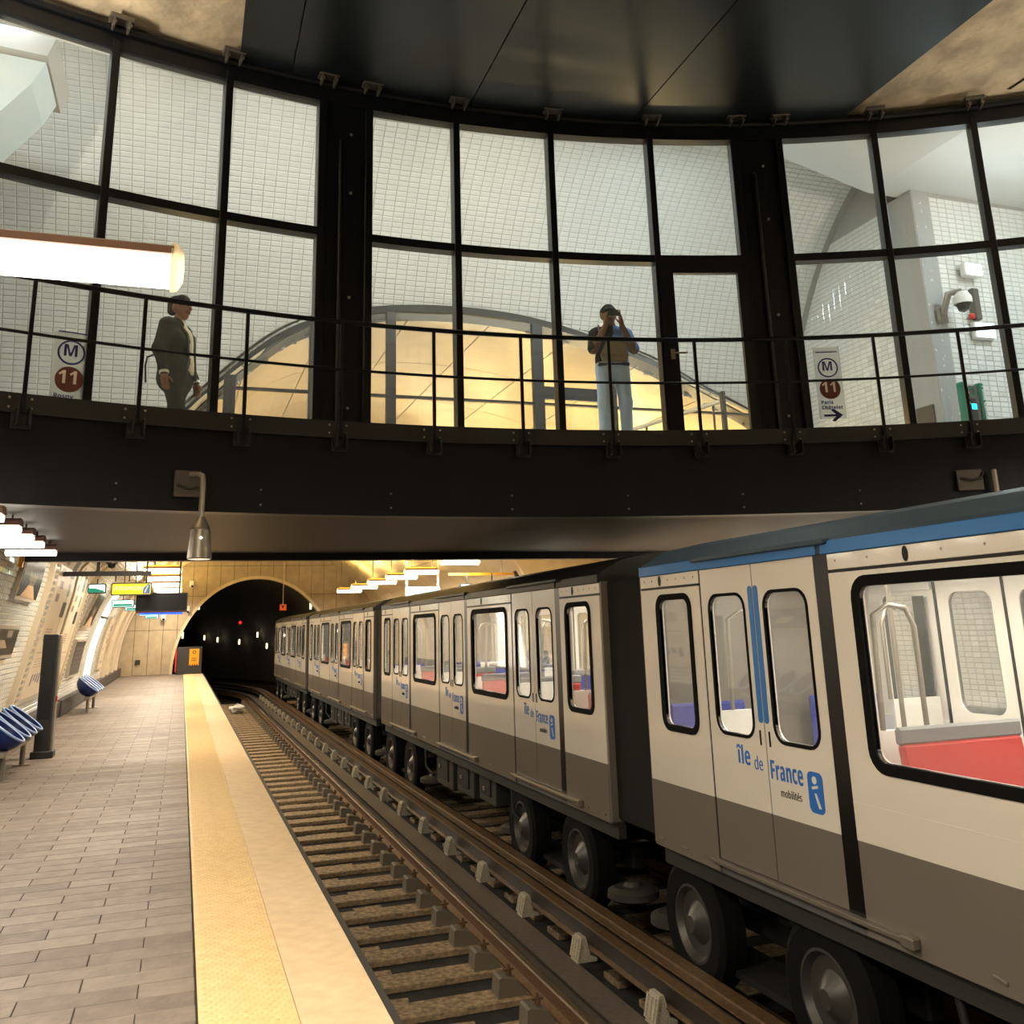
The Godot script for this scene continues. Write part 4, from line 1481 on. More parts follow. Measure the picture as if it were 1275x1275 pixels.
func put_text(parent, s, size, xf, m, bold = false, lift = 0.0):
	var o = MeshInstance3D.new()
	o.name = "lettering"
	o.mesh = text_mesh(s, size, 0.003, bold)
	o.material_override = mats[m]
	parent.add_child(o, true)
	xf.origin += xf.basis.z.normalized() * lift
	o.transform = xf
	return o

# ---------------------------------------------------------------- side walls: tiles, ribs, posters
func profile_for(z):
	return HALL if z > -24.0 else STAT

func image_mat(key, im, rough = 0.35):
	var m = mat(key, Color.WHITE, rough)
	m.albedo_texture = ImageTexture.create_from_image(im)
	return m

func rect(im, x, y, w, h, c):
	im.fill_rect(Rect2i(x, y, w, h), c)

func print_lines(im, x, y, w, n, step, c, h = 2):
	for k in n:
		var xx = x
		while xx < x + w:
			var l = 3 + rng.randi() % 10
			rect(im, xx, y + k * step, mini(l, x + w - xx), h, c)
			xx += l + 3

func poster_images():
	# printed sheets: flat print only
	var im = Image.create(160, 256, false, Image.FORMAT_RGB8)
	im.fill(Color(0.07, 0.07, 0.08))
	rect(im, 0, 0, 160, 34, Color(0.11, 0.11, 0.11))
	rect(im, 55, 8, 60, 16, Color(0.33, 0.34, 0.28))
	for k in 90:
		var w = 30 + k
		rect(im, 80 - w / 2, 166 + k, w, 1, Color(0.80, 0.66, 0.5) if k > 14 else Color(0.45, 0.36, 0.28))
	for k in 10: rect(im, 52 + k * 6, 96 + (k * 37) % 30, 3, 52, Color(0.6, 0.55, 0.47))
	image_mat("poster_dark", im)
	im = Image.create(256, 160, false, Image.FORMAT_RGB8)
	im.fill(Color(0.30, 0.28, 0.25))
	rect(im, 0, 60, 256, 100, Color(0.10, 0.10, 0.12))
	for k in 7: rect(im, k * 38, 8, 30, 44, Color(0.55, 0.52, 0.46) if k % 2 else Color(0.18, 0.18, 0.18))
	for k in 60: rect(im, 20 + k, 70 + k, 40, 2, Color(0.76, 0.68, 0.55))
	for k in 50: rect(im, 150 + k / 2, 66 + k, 34, 2, Color(0.72, 0.66, 0.56))
	image_mat("poster_photo", im)
	im = Image.create(192, 512, false, Image.FORMAT_RGB8)
	im.fill(Color(0.86, 0.80, 0.70))
	rect(im, 8, 12, 176, 3, Color(0.6, 0.5, 0.4))
	for k in 5: rect(im, 24 + (k % 2) * 10, 30 + k * 40, 34, 24, Color(0.55, 0.42, 0.36))
	rect(im, 120, 60, 46, 70, Color(0.20, 0.19, 0.24))
	rect(im, 126, 150, 30, 40, Color(0.55, 0.53, 0.5))
	rect(im, 118, 210, 44, 50, Color(0.18, 0.17, 0.22))
	rect(im, 138, 20, 4, 300, Color(0.3, 0.26, 0.3))
	print_lines(im, 30, 300, 60, 5, 8, Color(0.5, 0.3, 0.25), 4)
	rect(im, 8, 372, 176, 3, Color(0.6, 0.52, 0.42))
	print_lines(im, 20, 392, 150, 4, 8, Color(0.5, 0.44, 0.38))
	for k in 5: rect(im, 36 + k * 22, 440, 12, 34 - (k * 13) % 18, Color(0.28, 0.24, 0.42))
	image_mat("info_sheet", im)
	im = Image.create(192, 256, false, Image.FORMAT_RGB8)
	im.fill(Color(0.80, 0.66, 0.48))
	rect(im, 0, 0, 192, 26, Color(0.24, 0.25, 0.5))
	rect(im, 20, 6, 16, 14, Color(0.9, 0.9, 0.9))
	rect(im, 14, 60, 70, 20, Color(0.40, 0.34, 0.34))
	rect(im, 90, 30, 96, 220, Color(0.72, 0.52, 0.34))
	for k in 240:
		rect(im, 92 + rng.randi() % 92, 32 + rng.randi() % 216, 1 + rng.randi() % 6, 1, [Color(0.5, 0.36, 0.28), Color(0.86, 0.72, 0.5), Color(0.35, 0.4, 0.5)][k % 3])
	image_mat("city_map", im)
	im = Image.create(96, 256, false, Image.FORMAT_RGB8)
	im.fill(Color(0.13, 0.15, 0.15))
	for k in 8: rect(im, 8, 8 + k * 20, 50 + (k * 17) % 28, 5, Color(0.8, 0.82, 0.8))
	rect(im, 0, 170, 96, 60, Color(0.66, 0.69, 0.70))
	rect(im, 0, 234, 96, 22, Color(0.16, 0.17, 0.17))
	rect(im, 10, 238, 26, 14, Color(0.8, 0.8, 0.8))
	image_mat("line_plan", im)
	im = Image.create(128, 64, false, Image.FORMAT_RGB8)
	im.fill(Color(0.2, 0.2, 0.24))
	print_lines(im, 10, 12, 100, 5, 9, Color(0.4, 0.4, 0.45), 3)
	image_mat("poster_grey", im)

func tile_wall(called, prof, s0, s1, z0, z1, vis):
	var w = struct(called, patch(prof, s0 - 0.02, s1 + 0.02, z0, z1, -0.008, 0.03), mats["grout"])
	var xfs = []
	var z = z0 - 0.08
	while z > z1:
		var s = s0 + 0.03
		while s < s1:
			var q = prof_at(prof, s)
			var nn = Vector3(q[1].y, -q[1].x, 0)
			var up = Vector3(q[1].x, q[1].y, 0)
			var j = Basis(up, rng.randf_range(-0.012, 0.012)) * Basis(Vector3.BACK, rng.randf_range(-0.012, 0.012))
			xfs.append(Transform3D(j * Basis(up.cross(nn), up, nn), Vector3(q[0].x, q[0].y, z) - nn * 0.008))
			s += 0.079
		z -= 0.157
	tiles(w, xfs, tile_mesh(0.153, 0.075, 0.013, 0.011), [mats["tile_white"], mats["tile_white_2"], mats["tile_white_3"]], vis)
	return w

func build_side_walls():
	poster_images()
	# left wall tiles: near hall and far station
	tile_wall("wall_left_tiles", HALL, 0.42, 4.0, -10.0, -23.95, func(p): return in_frame(p) and p.z > -22).set_meta("label", "white bevelled tiles covering the curved left wall")
	tile_wall("wall_left_far_tiles", STAT, 0.35, 4.5, -24.05, -46.2, func(p): return in_frame(p) and p.z > -30).set_meta("label", "white bevelled tiles on the far part of the left wall")
	var hl = prof_len(HALL)
	tile_wall("wall_right_tiles", HALL, hl - 3.6, hl - 0.35, 1.0, -23.95, func(p): return in_frame(p) and p.z > -14).set_meta("label", "white bevelled tiles behind the opposite platform")
	var sl = prof_len(STAT)
	var rib_n = 0
	# dark seat-height ledge along the foot of the left wall
	var b = patch(HALL, 0.02, 0.40, 9.0, -24.0, 0.14, 0.16)
	struct("baseboard_left", b, mats["ledge"], "dark grey ledge along the foot of the left wall")
	b = patch(STAT, 0.02, 0.36, -24.0, -46.2, 0.14, 0.16)
	struct("baseboard_left_far", b, mats["ledge"])
	b = patch(HALL, hl - 0.36, hl - 0.02, 2.0, -24.0, 0.14, 0.16)
	struct("baseboard_right", b, mats["ledge"])
	# framed posters
	wall_sheet(HALL, 2.35, 3.05, -14.3, -16.2, "poster_dark", "dark advertising poster with pale figure high on the tiled wall", "poster")
	wall_sheet(HALL, 1.55, 2.0, -12.0, -15.6, "poster_photo", "wide dark photographic poster under the black poster", "poster")
	wall_sheet(HALL, 0.75, 3.7, -17.9, -20.6, "info_sheet", "tall cream information board with maps and notices behind the dark post", "board")
	wall_sheet(HALL, 0.75, 3.5, -20.95, -22.9, "info_sheet", "tall cream information board next to a grooved wall rib", "board")
	wall_sheet(STAT, 2.0, 2.9, -25.2, -27.3, "poster_dark", "small dark poster on the tiles before the white light column", "poster")
	wall_sheet(STAT, 0.8, 1.7, -25.2, -27.5, "poster_grey", "low grey poster on the tiles before the white light column", "poster")
	wall_sheet(STAT, 0.7, 2.4, -33.6, -35.4, "info_sheet", "cream notice board past the white light column", "board")
	# ribs: cream bands following the curve
	for r in [[-17.15, -17.75, HALL], [-23.1, -23.5, HALL], [-36.5, -37.2, STAT], [-38.6, -39.3, STAT], [-41.0, -41.7, STAT], [-43.5, -44.2, STAT]]:
		var rb = struct("trim_rib", patch(r[2], 0.3, 4.4, r[0], r[1], 0.09, 0.1), mats["rib_cream"], "pale curved rib standing proud of the tiled left wall")
		for k in 40:
			var q = 0.4 + k * 0.1
			if r[0] > -24: part(rb, "rib_stud", patch(r[2], q, q + 0.055, r[0] - 0.18, r[1] + 0.18, 0.105, 0.02, 1.0), mats["grout"])
	# lit white column
	var lc = thing("light_column", "tall glowing white light column curving up the tiled left wall", "lamp", Vector3(-2.4, 0.3, -29.5))
	b = patch(STAT, 0.36, 3.3, -28.6, -30.6, 0.10, 0.1)
	b.o = Vector3.ZERO
	for i in b.v.size(): b.v[i] -= lc.position
	part(lc, "body", b, mats["white_plastic"])
	b = patch(STAT, 0.4, 3.2, -28.7, -30.5, 0.12, 0.02)
	for i in b.v.size(): b.v[i] -= lc.position
	part(lc, "lit_face", b, glow("column_glow", Color(1, 0.98, 0.93), 2.2))
	area(Vector3(-2.15, 1.6, -29.6), Vector3.RIGHT, 1.8, 2.4, Color(1, 0.97, 0.9), 3.0, "light_column_light")
	b = B.new()
	b.box(Vector3(-2.10, 2.25, -29.6), Vector3(0.06, 0.06, 2.0))
	single("column_band", b, mats["black"], "thin black band across the glowing white light column", "band")
	# yellow strip along the edge of the soffit by the left wall
	b = patch(HALL, 2.75, 3.55, -13.72, -13.84, 0.12, 0.05)
	single("warning_strip", b, mat("strip_yellow", Color(0.92, 0.66, 0.05), 0.4), "yellow strip on the left wall at the rear edge of the bridge", "strip")
	# right wall: posters and the city map seen through the train
	wall_sheet(HALL, hl - 2.9, hl - 1.2, -2.2, -4.6, "city_map", "city map poster with a blue heading on the opposite wall", "map")
	wall_sheet(HALL, hl - 2.6, hl - 1.2, -8.3, -10.4, "poster_grey", "dark grey poster on the opposite wall behind the train doors", "poster")
	wall_sheet(HALL, hl - 2.6, hl - 1.2, -5.4, -7.4, "poster_grey", "grey notice on the opposite wall between map and doors", "poster")
	wall_sheet(HALL, hl - 3.2, hl - 2.3, -14.6, -16.4, "poster_photo", "small photographic poster high on the opposite wall", "poster")
	wall_sheet(HALL, hl - 3.2, hl - 0.9, -17.2, -19.8, "info_sheet", "cream information board high on the opposite wall", "board")

func wall_sheet(prof, s0, s1, z0, z1, key, label, cat):
	var q = prof_at(prof, s0)
	var t = thing("wall_" + cat, label, cat, Vector3(q[0].x, q[0].y, (z0 + z1) / 2))
	for d in [["frame", 0.0, 0.05, mats["frame_grey"]], ["sheet", 0.05, 0.056, mats[key]]]:
		var b = patch(prof, s0 + d[1], s1 - d[1], z0 - d[1], z1 + d[1], 0.02 + d[2], 0.03 if d[1] > 0 else 0.07, 0.2)
		for i in b.v.size(): b.v[i] -= t.position
		part(t, d[0], b, d[3])

# ---------------------------------------------------------------- luminaires
func luminaire(x0, x1, y, z, label, group, energy, c, yellow, arm = -1.0, drop = 0.6):
	var cx = (x0 + x1) / 2
	var t = thing("platform_luminaire", label, "lamp", Vector3(cx, y, z), group)
	var l = (x1 - x0)
	var xf = Transform3D(Basis(Vector3.UP, PI / 2), Vector3(-l / 2, 0, 0))
	var b = B.new()
	var top = [Vector2(-0.11, 0.02), Vector2(-0.10, 0.06), Vector2(-0.05, 0.085), Vector2(0.05, 0.085), Vector2(0.10, 0.06), Vector2(0.11, 0.02), Vector2(0.09, 0.015), Vector2(-0.09, 0.015)]
	b.prism(top, l, xf)
	part(t, "housing", b, mats["lamp_housing"])
	b = B.new()
	var dif = [Vector2(-0.10, 0.015), Vector2(-0.105, -0.03), Vector2(-0.085, -0.085), Vector2(-0.04, -0.105), Vector2(0.04, -0.105), Vector2(0.085, -0.085), Vector2(0.105, -0.03), Vector2(0.10, 0.015)]
	if drop < 0.2:
		for i in dif.size(): dif[i].y *= 0.4
	b.prism(dif, l - 0.02, xf.translated(Vector3(0.01, 0, 0)))
	part(t, "diffuser", b, glow("lamp_glow", Color(1.0, 0.97, 0.90), 8.0))
	for s in [-1, 1]:
		if drop < 0.2: continue
		b = B.new()
		var px = l / 2 * s
		b.lathe([Vector2(0.0, 0.0), Vector2(0.07, 0.004), Vector2(0.115, 0.03), Vector2(0.12, 0.06), Vector2(0.105, 0.06)], 12, Transform3D(Basis(Vector3.BACK, PI / 2 * s), Vector3(px + 0.05 * s, -0.01, 0)))
		part(t, "end_cap", b, mats["lamp_cap"])
	b = B.new()
	if drop > 3.0: b.tube([Vector3(l / 2 - 0.2, 0.07, 0) * Vector3(arm, 1, 1), Vector3(l / 2 + 2.05, 0.3, 0) * Vector3(arm, 1, 1)], 0.03, 8)
	else:
		for dx in [-l * 0.35, l * 0.35]: b.tube([Vector3(dx, 0.08, 0), Vector3(dx, drop, 0)], 0.008, 6)
	part(t, "wall_arm" if drop > 3.0 else "hanger", b, mats["charcoal"])
	area(Vector3(cx, y - (0.115 if drop > 0.2 else 0.055), z), Vector3.DOWN, l - 0.1, 0.16, c, energy, "platform_luminaire_light")
	if yellow:
		b = B.new()
		b.box(Vector3(0, 0.095, 0), Vector3(l - 0.1, 0.02, 0.1), Basis(), 0.004)
		part(t, "uplight", b, glow("uplight_glow", Color(1.0, 0.68, 0.12), 3.5))
		area(Vector3(cx, y + 0.115, z), Vector3.UP, l - 0.1, 0.1, Color(1.0, 0.87, 0.56), energy * UP_E, "platform_uplight")

const NEAR_E := 15.0
const FAR_E := 14.0
const SOF_E := 2.5
const UP_E := 0.75
const CEIL_E := 44.0

func build_luminaires():
	mat("lamp_housing", Color(0.55, 0.42, 0.37), 0.45)
	var lc = mat("lamp_cap", Color(0.94, 0.91, 0.85), 0.3)
	lc.backlight_enabled = true
	lc.backlight = Color(0.8, 0.74, 0.62)
	# the lamp hanging before the glazing and its fellows over the near platform
	luminaire(-1.33, -0.13, 3.42, -4.45, "bright white luminaire hanging before the glazing above the platform", "", NEAR_E, WARM, false, -1.0, 4.1)
	for z in [-0.6, 3.3]:
		luminaire(-1.33, -0.13, 3.42, z, "white luminaire over the near platform, " + ("second" if z < 0 else "third") + " out from the glazing", "luminaires behind the viewer", NEAR_E, WARM, false, -1.0, 4.1)
	for z in [-4.4, -0.6, 3.3]:
		luminaire(8.2, 9.4, 3.42, z, "white luminaire on a wall arm over the opposite platform, " + ("first" if z < -3 else "second" if z < 0 else "third") + " out from the glazing", "luminaires behind the viewer", NEAR_E, WARM, false, 1.0, 4.1)
	# added lamps, out of view on the side walls, to brighten the ceiling
	for q in [[-3.2, -6.6, 1.0], [-3.2, -1.0, 1.0], [11.4, -4.2, -1.0], [11.4, 1.0, -1.0]]:
		var t = thing("added_uplight", "added unseen trough uplight high on the " + ("platform" if q[0] < 0 else "opposite") + " side wall of the void, " + ("nearer" if q[1] < -3 else "farther from") + " the glazing", "lamp", Vector3(q[0], 5.4, q[1]), "added uplights on the side walls of the void")
		var b = B.new()
		b.span(Vector3(-0.18, -0.02, -0.7), Vector3(0.14, 0.02, 0.7))
		b.span(Vector3(0.10 * q[2] - 0.02, -0.02, -0.7), Vector3(0.10 * q[2] + 0.02, 0.12, 0.7))
		part(t, "trough", b, mats["charcoal"])
		b = B.new()
		b.span(Vector3(-0.06, 0.02, -0.65), Vector3(0.06, 0.05, 0.65))
		part(t, "tube", b, glow("added_washer_glow", Color(1.0, 0.95, 0.85), 4.0))
		area(Vector3(q[0], 5.47, q[1]), Vector3(0.35 * q[2], 1, 0).normalized(), 0.12, 1.3, WARM, CEIL_E, "added_uplight_source")
	# under the bridge
	var sz = [-8.5, -9.4, -10.2, -10.95, -12.0]
	for i in 5:
		var z = sz[i]
		luminaire(-1.95, -1.42, 2.68, z, "short white strip luminaire under the bridge by the tiled wall, " + ORD[i] + " behind the edge beam", "strip luminaires under the bridge", SOF_E, WARM, false, 0.0, 0.12)
	sz = [-9.0, -10.8, -12.6]
	for i in 3:
		var z = sz[i]
		luminaire(8.0, 9.2, 2.68, z, "white luminaire under the bridge over the opposite platform, " + ORD[i] + " behind the edge beam", "luminaires under the bridge, opposite side", SOF_E, WARM, false, 0.0, 0.12)
	# far halls
	sz = [-16.2, -21.9, -26.5, -30.2, -33.9, -37.6, -41.3, -44.5]
	for i in 8:
		var z = sz[i]
		luminaire(-1.03, -0.12, 3.4, z, "white luminaire with a yellow upper side over the far platform, " + ORD[i] + " beyond the bridge", "luminaires over the far platform", FAR_E, WARM, true, 0.0, 1.0)
	sz = [-16.2, -20.0, -23.9, -28.2, -31.0, -34.3, -37.9, -41.5]
	for i in 8:
		var z = sz[i]
		luminaire(6.35, 7.35, 3.4, z, "white luminaire with a yellow upper side over the opposite platform, " + ORD[i] + " beyond the bridge", "luminaires over the opposite platform", FAR_E, WARM, true, 0.0, 1.2)
	sz = [-15.6, -19.4]  # two extra luminaires, hidden from view, added to brighten the opposite wall
	for i in 2:
		luminaire(8.3, 9.5, 3.4, sz[i], "added unseen white luminaire close to the opposite wall, " + ORD[i] + " beyond the bridge", "added luminaires along the opposite wall", FAR_E, WARM, true, 0.0, 1.2)

# ---------------------------------------------------------------- train
const PITCH := 11.83
const FLOOR_Y := 1.18      # car roots stand on the rolling beams, 1.18 m below the platform

func car_side_xf(side):
	# local x along +s (towards the viewer) for the near side, outward = +z of the frame
	if side < 0: return Transform3D(Basis(Vector3.BACK, Vector3.UP, Vector3.LEFT), Vector3(-1.2, FLOOR_Y, 0))
	return Transform3D(Basis(Vector3.FORWARD, Vector3.UP, Vector3.RIGHT), Vector3(1.2, FLOOR_Y, 0))

var car_meshes = {}

func windowed(x0, x1, y0, y1, wx0, wx1, wy0, wy1, r, d):
	var b = B.new()
	var outer = []
	var inner = rrect(wx0, wy0, wx1, wy1, r)
	var k = inner.size() / 4
	for c in [Vector2(x1, y0), Vector2(x1, y1), Vector2(x0, y1), Vector2(x0, y0)]:
		for i in k: outer.append(c)
	b.ring(outer, inner, d, Transform3D(Basis(), Vector3(0, 0, -d)))
	return b

func seal(wx0, wx1, wy0, wy1, r, w, d, proud):
	var b = B.new()
	b.ring(rrect(wx0 - w, wy0 - w, wx1 + w, wy1 + w, r + w), rrect(wx0, wy0, wx1, wy1, r), d, Transform3D(Basis(), Vector3(0, 0, proud - d)))
	return b

func plate(x0, x1, y0, y1, z0, z1, bev = 0.0):
	var b = B.new()
	b.span(Vector3(x0, y0, z0), Vector3(x1, y1, z1), bev)
	return b

func win(parent, sx, sd, wx0, wx1, wy0, wy1, r, w):
	var f = part(parent, "window_seal", seal(wx0, wx1, wy0, wy1, r, w, 0.04, 0.012), mats["rubber"], sx)
	part(f, "pane", plate(wx0 - 0.01, wx1 + 0.01, wy0 - 0.01, wy1 + 0.01, -0.026, -0.020), mats["car_glass"])

func make_car(called, label, blue):
	var car = thing(called, label, "train car", Vector3(5.1, -FLOOR_Y, 0), "cars of the metro train")
	var white = mats["car_white"]
	var grey = mats["car_grey"]
	var sL = 0.45
	var sR = 11.36
	var bars = [3.03, 6.63, 10.23]
	for side in [-1, 1]:
		var sx = car_side_xf(side)
		# along-coordinate: near side runs with s, far side runs against it
		var u = func(a): return a if side < 0 else -a
		var span2 = func(a, c): return [minf(u.call(a), u.call(c)), maxf(u.call(a), u.call(c))]
		# wall fields between the doors
		var fields = [[sL, 1.47, 0.78, 1.28], [3.10, 5.06, 3.37, 4.83], [6.70, 8.66, 6.97, 8.43], [10.30, sR, 10.50, 11.08]]
		for f in fields:
			var e = span2.call(f[0], f[1])
			var w = span2.call(f[2], f[3])
			part(car, "side_panel", windowed(e[0], e[1], 0.39, 1.965, w[0], w[1], 0.86, 1.87, 0.07, 0.04), white, sx)
			part(car, "cant_panel", plate(e[0], e[1], 1.985, 2.085, -0.04, 0.0, 0.003), white, sx)
			part(car, "gutter_gap", plate(e[0], e[1], 1.96, 1.99, -0.04, -0.008), mats["black"], sx)
			part(car, "lower_panel", plate(e[0], e[1], -0.13, 0.39, -0.04, 0.0, 0.003), grey, sx)
			part(car, "waist_band", plate(e[0], e[1], 0.60, 0.606, 0.0, 0.002), white, sx)
			win(car, sx, side, w[0], w[1], 0.86, 1.87, 0.07, 0.065 if f[1] - f[0] > 1.5 else 0.05)
			# vents and rivets on the cant panel
			var vx = (e[0] + e[1]) / 2 - 0.35 * (e[1] - e[0]) * 0.4
			var b = B.new()
			b.lathe([Vector2(0.0, 0.0), Vector2(0.022, 0.0), Vector2(0.022, 0.006), Vector2(0, 0.006)], 12, Transform3D(Basis(Vector3.RIGHT, PI / 2).scaled_local(Vector3(1, 1, 2.0)), Vector3(vx, 2.035, 0)))
			part(car, "vent", b, mats["black"], sx)
			b = B.new()
			for k in 7:
				var rx = lerpf(e[0] + 0.08, e[1] - 0.08, k / 6.0)
				if absf(rx - vx) > 0.06: b.box(Vector3(rx, 2.04, 0.001), Vector3(0.014, 0.014, 0.006), Basis(), 0.002)
			part(car, "rivets", b, mats["bolt"], sx).set_meta("kind", "stuff")
			b = B.new()
			for k in 3: b.box(Vector3(lerpf(e[0] + 0.12, e[1] - 0.12, k / 2.0), -0.06, 0.006), Vector3(0.09, 0.02, 0.014), Basis(Vector3.BACK, -0.15), 0.004)
			part(car, "lifting_lug", b, mats["galvanised"], sx)
		# doors
		for i in 3:
			var bc = bars[i]
			var d0 = bc - 1.55
			var d1 = bc - 0.08
			var dm = (d0 + d1) / 2
			for lf in [[d0 + 0.005, dm - 0.006, true], [dm + 0.006, d1 - 0.005, false]]:
				var e = span2.call(lf[0], lf[1])
				var w = span2.call(lf[0] + (0.12 if lf[2] else 0.13), lf[1] - (0.13 if lf[2] else 0.12))
				var leaf = part(car, "door_leaf", windowed(e[0], e[1], 0.39, 2.085, w[0], w[1], 0.88, 1.87, 0.10, 0.035), white, sx.translated_local(Vector3(0, 0, -0.006)))
				part(leaf, "kick_panel", plate(e[0], e[1], -0.03, 0.39, -0.035, 0.0), grey)
				part(leaf, "window_seal", seal(w[0], w[1], 0.88, 1.87, 0.10, 0.022, 0.03, 0.006), mats["rubber"])
				part(leaf, "pane", plate(w[0] - 0.01, w[1] + 0.01, 0.87, 1.88, -0.024, -0.018), mats["car_glass"])
				var hx = (e[1] - 0.05) if lf[2] == (side < 0) else (e[0] + 0.05)
				part(leaf, "finger_grip", plate(hx - 0.006, hx + 0.006, 0.83, 0.93, 0.0, 0.008, 0.002), mats["rubber"])
				if blue:
					var jx = (e[1] - 0.03) if lf[2] == (side < 0) else (e[0] + 0.03)
					var b = B.new()
					b.prism(rrect(jx - 0.028, 0.98, jx + 0.028, 1.93, 0.026, 4), 0.003, Transform3D(Basis(), Vector3(0, 0, 0)))
					part(leaf, "opening_stripe", b, mats["car_blue"])
				if side < 0:
					if lf[2]: car_text(leaf, "île", 0.17, e[1] - 0.375, 0.655, "logo_blue", true); car_text(leaf, "de", 0.12, e[1] - 0.165, 0.65, "logo_blue", false)
					else:
						car_text(leaf, "France", 0.17, e[0] + 0.015, 0.60, "logo_blue", true, 0.68)
						car_text(leaf, "mobilités", 0.066, e[0] + 0.12, 0.525, "rubber", false)
						logo(leaf, e[0] + 0.50, 0.595)
			var jx2 = span2.call(dm - 0.012, dm + 0.012)
			part(car, "door_rubber", plate(jx2[0], jx2[1], -0.03, 2.08, -0.05, -0.012), mats["rubber"], sx)
			var pb = span2.call(bc - 0.08, bc + 0.075)
			part(car, "door_pocket_bar", plate(pb[0], pb[1], -0.10, 2.10, -0.05, -0.004), mats["black_gloss"], sx)
			pb = span2.call(d0 - 0.025, d0)
			part(car, "door_post", plate(pb[0], pb[1], -0.03, 2.085, -0.05, -0.006), mats["rubber"], sx)
			var th = span2.call(d0 - 0.05, bc + 0.45)
			part(car, "door_step", plate(th[0], th[1], -0.068, -0.038, -0.02, 0.045, 0.006), mats["galvanised"], sx)
			part(car, "step_bracket", plate(u.call(bc + 0.46) - 0.05, u.call(bc + 0.46) + 0.05, -0.085, -0.02, 0.0, 0.06, 0.01), mats["galvanised"], sx)
	# roof
	var roof = [Vector2(-1.2, 2.085), Vector2(-1.205, 2.10), Vector2(-1.195, 2.17), Vector2(-1.15, 2.20), Vector2(-0.95, 2.31), Vector2(-0.55, 2.39), Vector2(0, 2.42), Vector2(0.55, 2.39), Vector2(0.95, 2.31), Vector2(1.15, 2.20), Vector2(1.195, 2.17), Vector2(1.205, 2.10), Vector2(1.2, 2.085)]
	var rp = []
	for q in roof: rp.append(q + Vector2(0, FLOOR_Y))
	var b2 = B.new()
	for q in range(0, rp.size() - 1):
		b2.quad(Vector3(rp[q].x, rp[q].y, sR), Vector3(rp[q + 1].x, rp[q + 1].y, sR), Vector3(rp[q + 1].x, rp[q + 1].y, sL), Vector3(rp[q].x, rp[q].y, sL))
	b2.quad(Vector3(-1.19, 2.09 + FLOOR_Y, sL), Vector3(1.19, 2.09 + FLOOR_Y, sL), Vector3(1.19, 2.09 + FLOOR_Y, sR), Vector3(-1.19, 2.09 + FLOOR_Y, sR))
	for z in [sL, sR]: b2.prism(rp, 0.01, Transform3D(Basis(), Vector3(0, 0, z - 0.005)))
	part(car, "roof", b2, mats["roof_blue_dark"] if blue else mats["roof_dark"])
	for side in [-1, 1]:
		var sx = car_side_xf(side)
		var e0 = sL if side < 0 else -sR
		var e1 = sR if side < 0 else -sL
		var p = 0
		for f in [[sL, 3.0], [3.05, 6.6], [6.65, 10.2], [10.25, sR]]:
			var a = f[0] if side < 0 else -f[1]
			var c = f[1] if side < 0 else -f[0]
			part(car, "cornice", plate(a, c, 2.088, 2.172, -0.02, 0.012, 0.004), mats["car_blue"] if blue else mats["roof_dark"], sx)
			p += 1
		for bc in bars:
			var a = (bc - 1.6) if side < 0 else -(bc + 0.1)
			part(car, "door_gutter", plate(a, a + 1.7, 2.15, 2.185, -0.02, 0.05, 0.006), mats["roof_blue_dark"] if blue else mats["roof_dark"], sx)
	# floor, ends, gap screen
	var fb = B.new()
	fb.span(Vector3(-1.18, FLOOR_Y - 0.14, sL), Vector3(1.18, FLOOR_Y, sR))
	part(car, "floor", fb, mats["car_floor"])
	for z in [sL, sR]:
		fb = B.new()
		fb.span(Vector3(-1.19, FLOOR_Y - 0.12, z - 0.03), Vector3(1.19, FLOOR_Y + 2.1, z + 0.03))
		part(car, "end_wall", fb, grey)
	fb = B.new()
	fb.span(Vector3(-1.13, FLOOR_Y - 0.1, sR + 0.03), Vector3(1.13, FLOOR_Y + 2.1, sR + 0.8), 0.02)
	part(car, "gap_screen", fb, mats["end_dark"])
	# interior
	interior(car, sL, sR)
	underframe(car, sL, sR)
	return car

func car_text(leaf, s, size, x, y, m, bold, sq = 0.86):
	var o = MeshInstance3D.new()
	o.name = "lettering"
	o.mesh = text_mesh(s, size, 0.002, bold)
	o.material_override = mats[m]
	leaf.add_child(o, true)
	o.transform = Transform3D(Basis().scaled(Vector3(sq, 1, 1)), Vector3(x, y - 0.02, 0.0015))

func logo(leaf, x, y):
	var b = B.new()
	b.prism(rrect(x - 0.065, y - 0.12, x + 0.09, y + 0.13, 0.04, 4), 0.003)
	var e = part(leaf, "emblem", b, mats["logo_blue"])
	b = B.new()
	b.lathe([Vector2(0.024, 0), Vector2(0.024, 0.005), Vector2(0, 0.005)], 14, Transform3D(Basis(Vector3.RIGHT, PI / 2), Vector3(x + 0.01, y + 0.08, 0)))
	b.prism([Vector2(x - 0.02, y + 0.022), Vector2(x + 0.045, y + 0.035), Vector2(x + 0.04, y + 0.052), Vector2(x - 0.022, y + 0.038)], 0.005)
	b.prism([Vector2(x + 0.0, y + 0.0), Vector2(x + 0.02, y + 0.0), Vector2(x + 0.06, y - 0.085), Vector2(x + 0.035, y - 0.088)], 0.005)
	var f = mi(b, mats["white_plastic"])
	f.name = "emblem_figure"
	leaf.add_child(f, true)
	f.position.z = 0.001

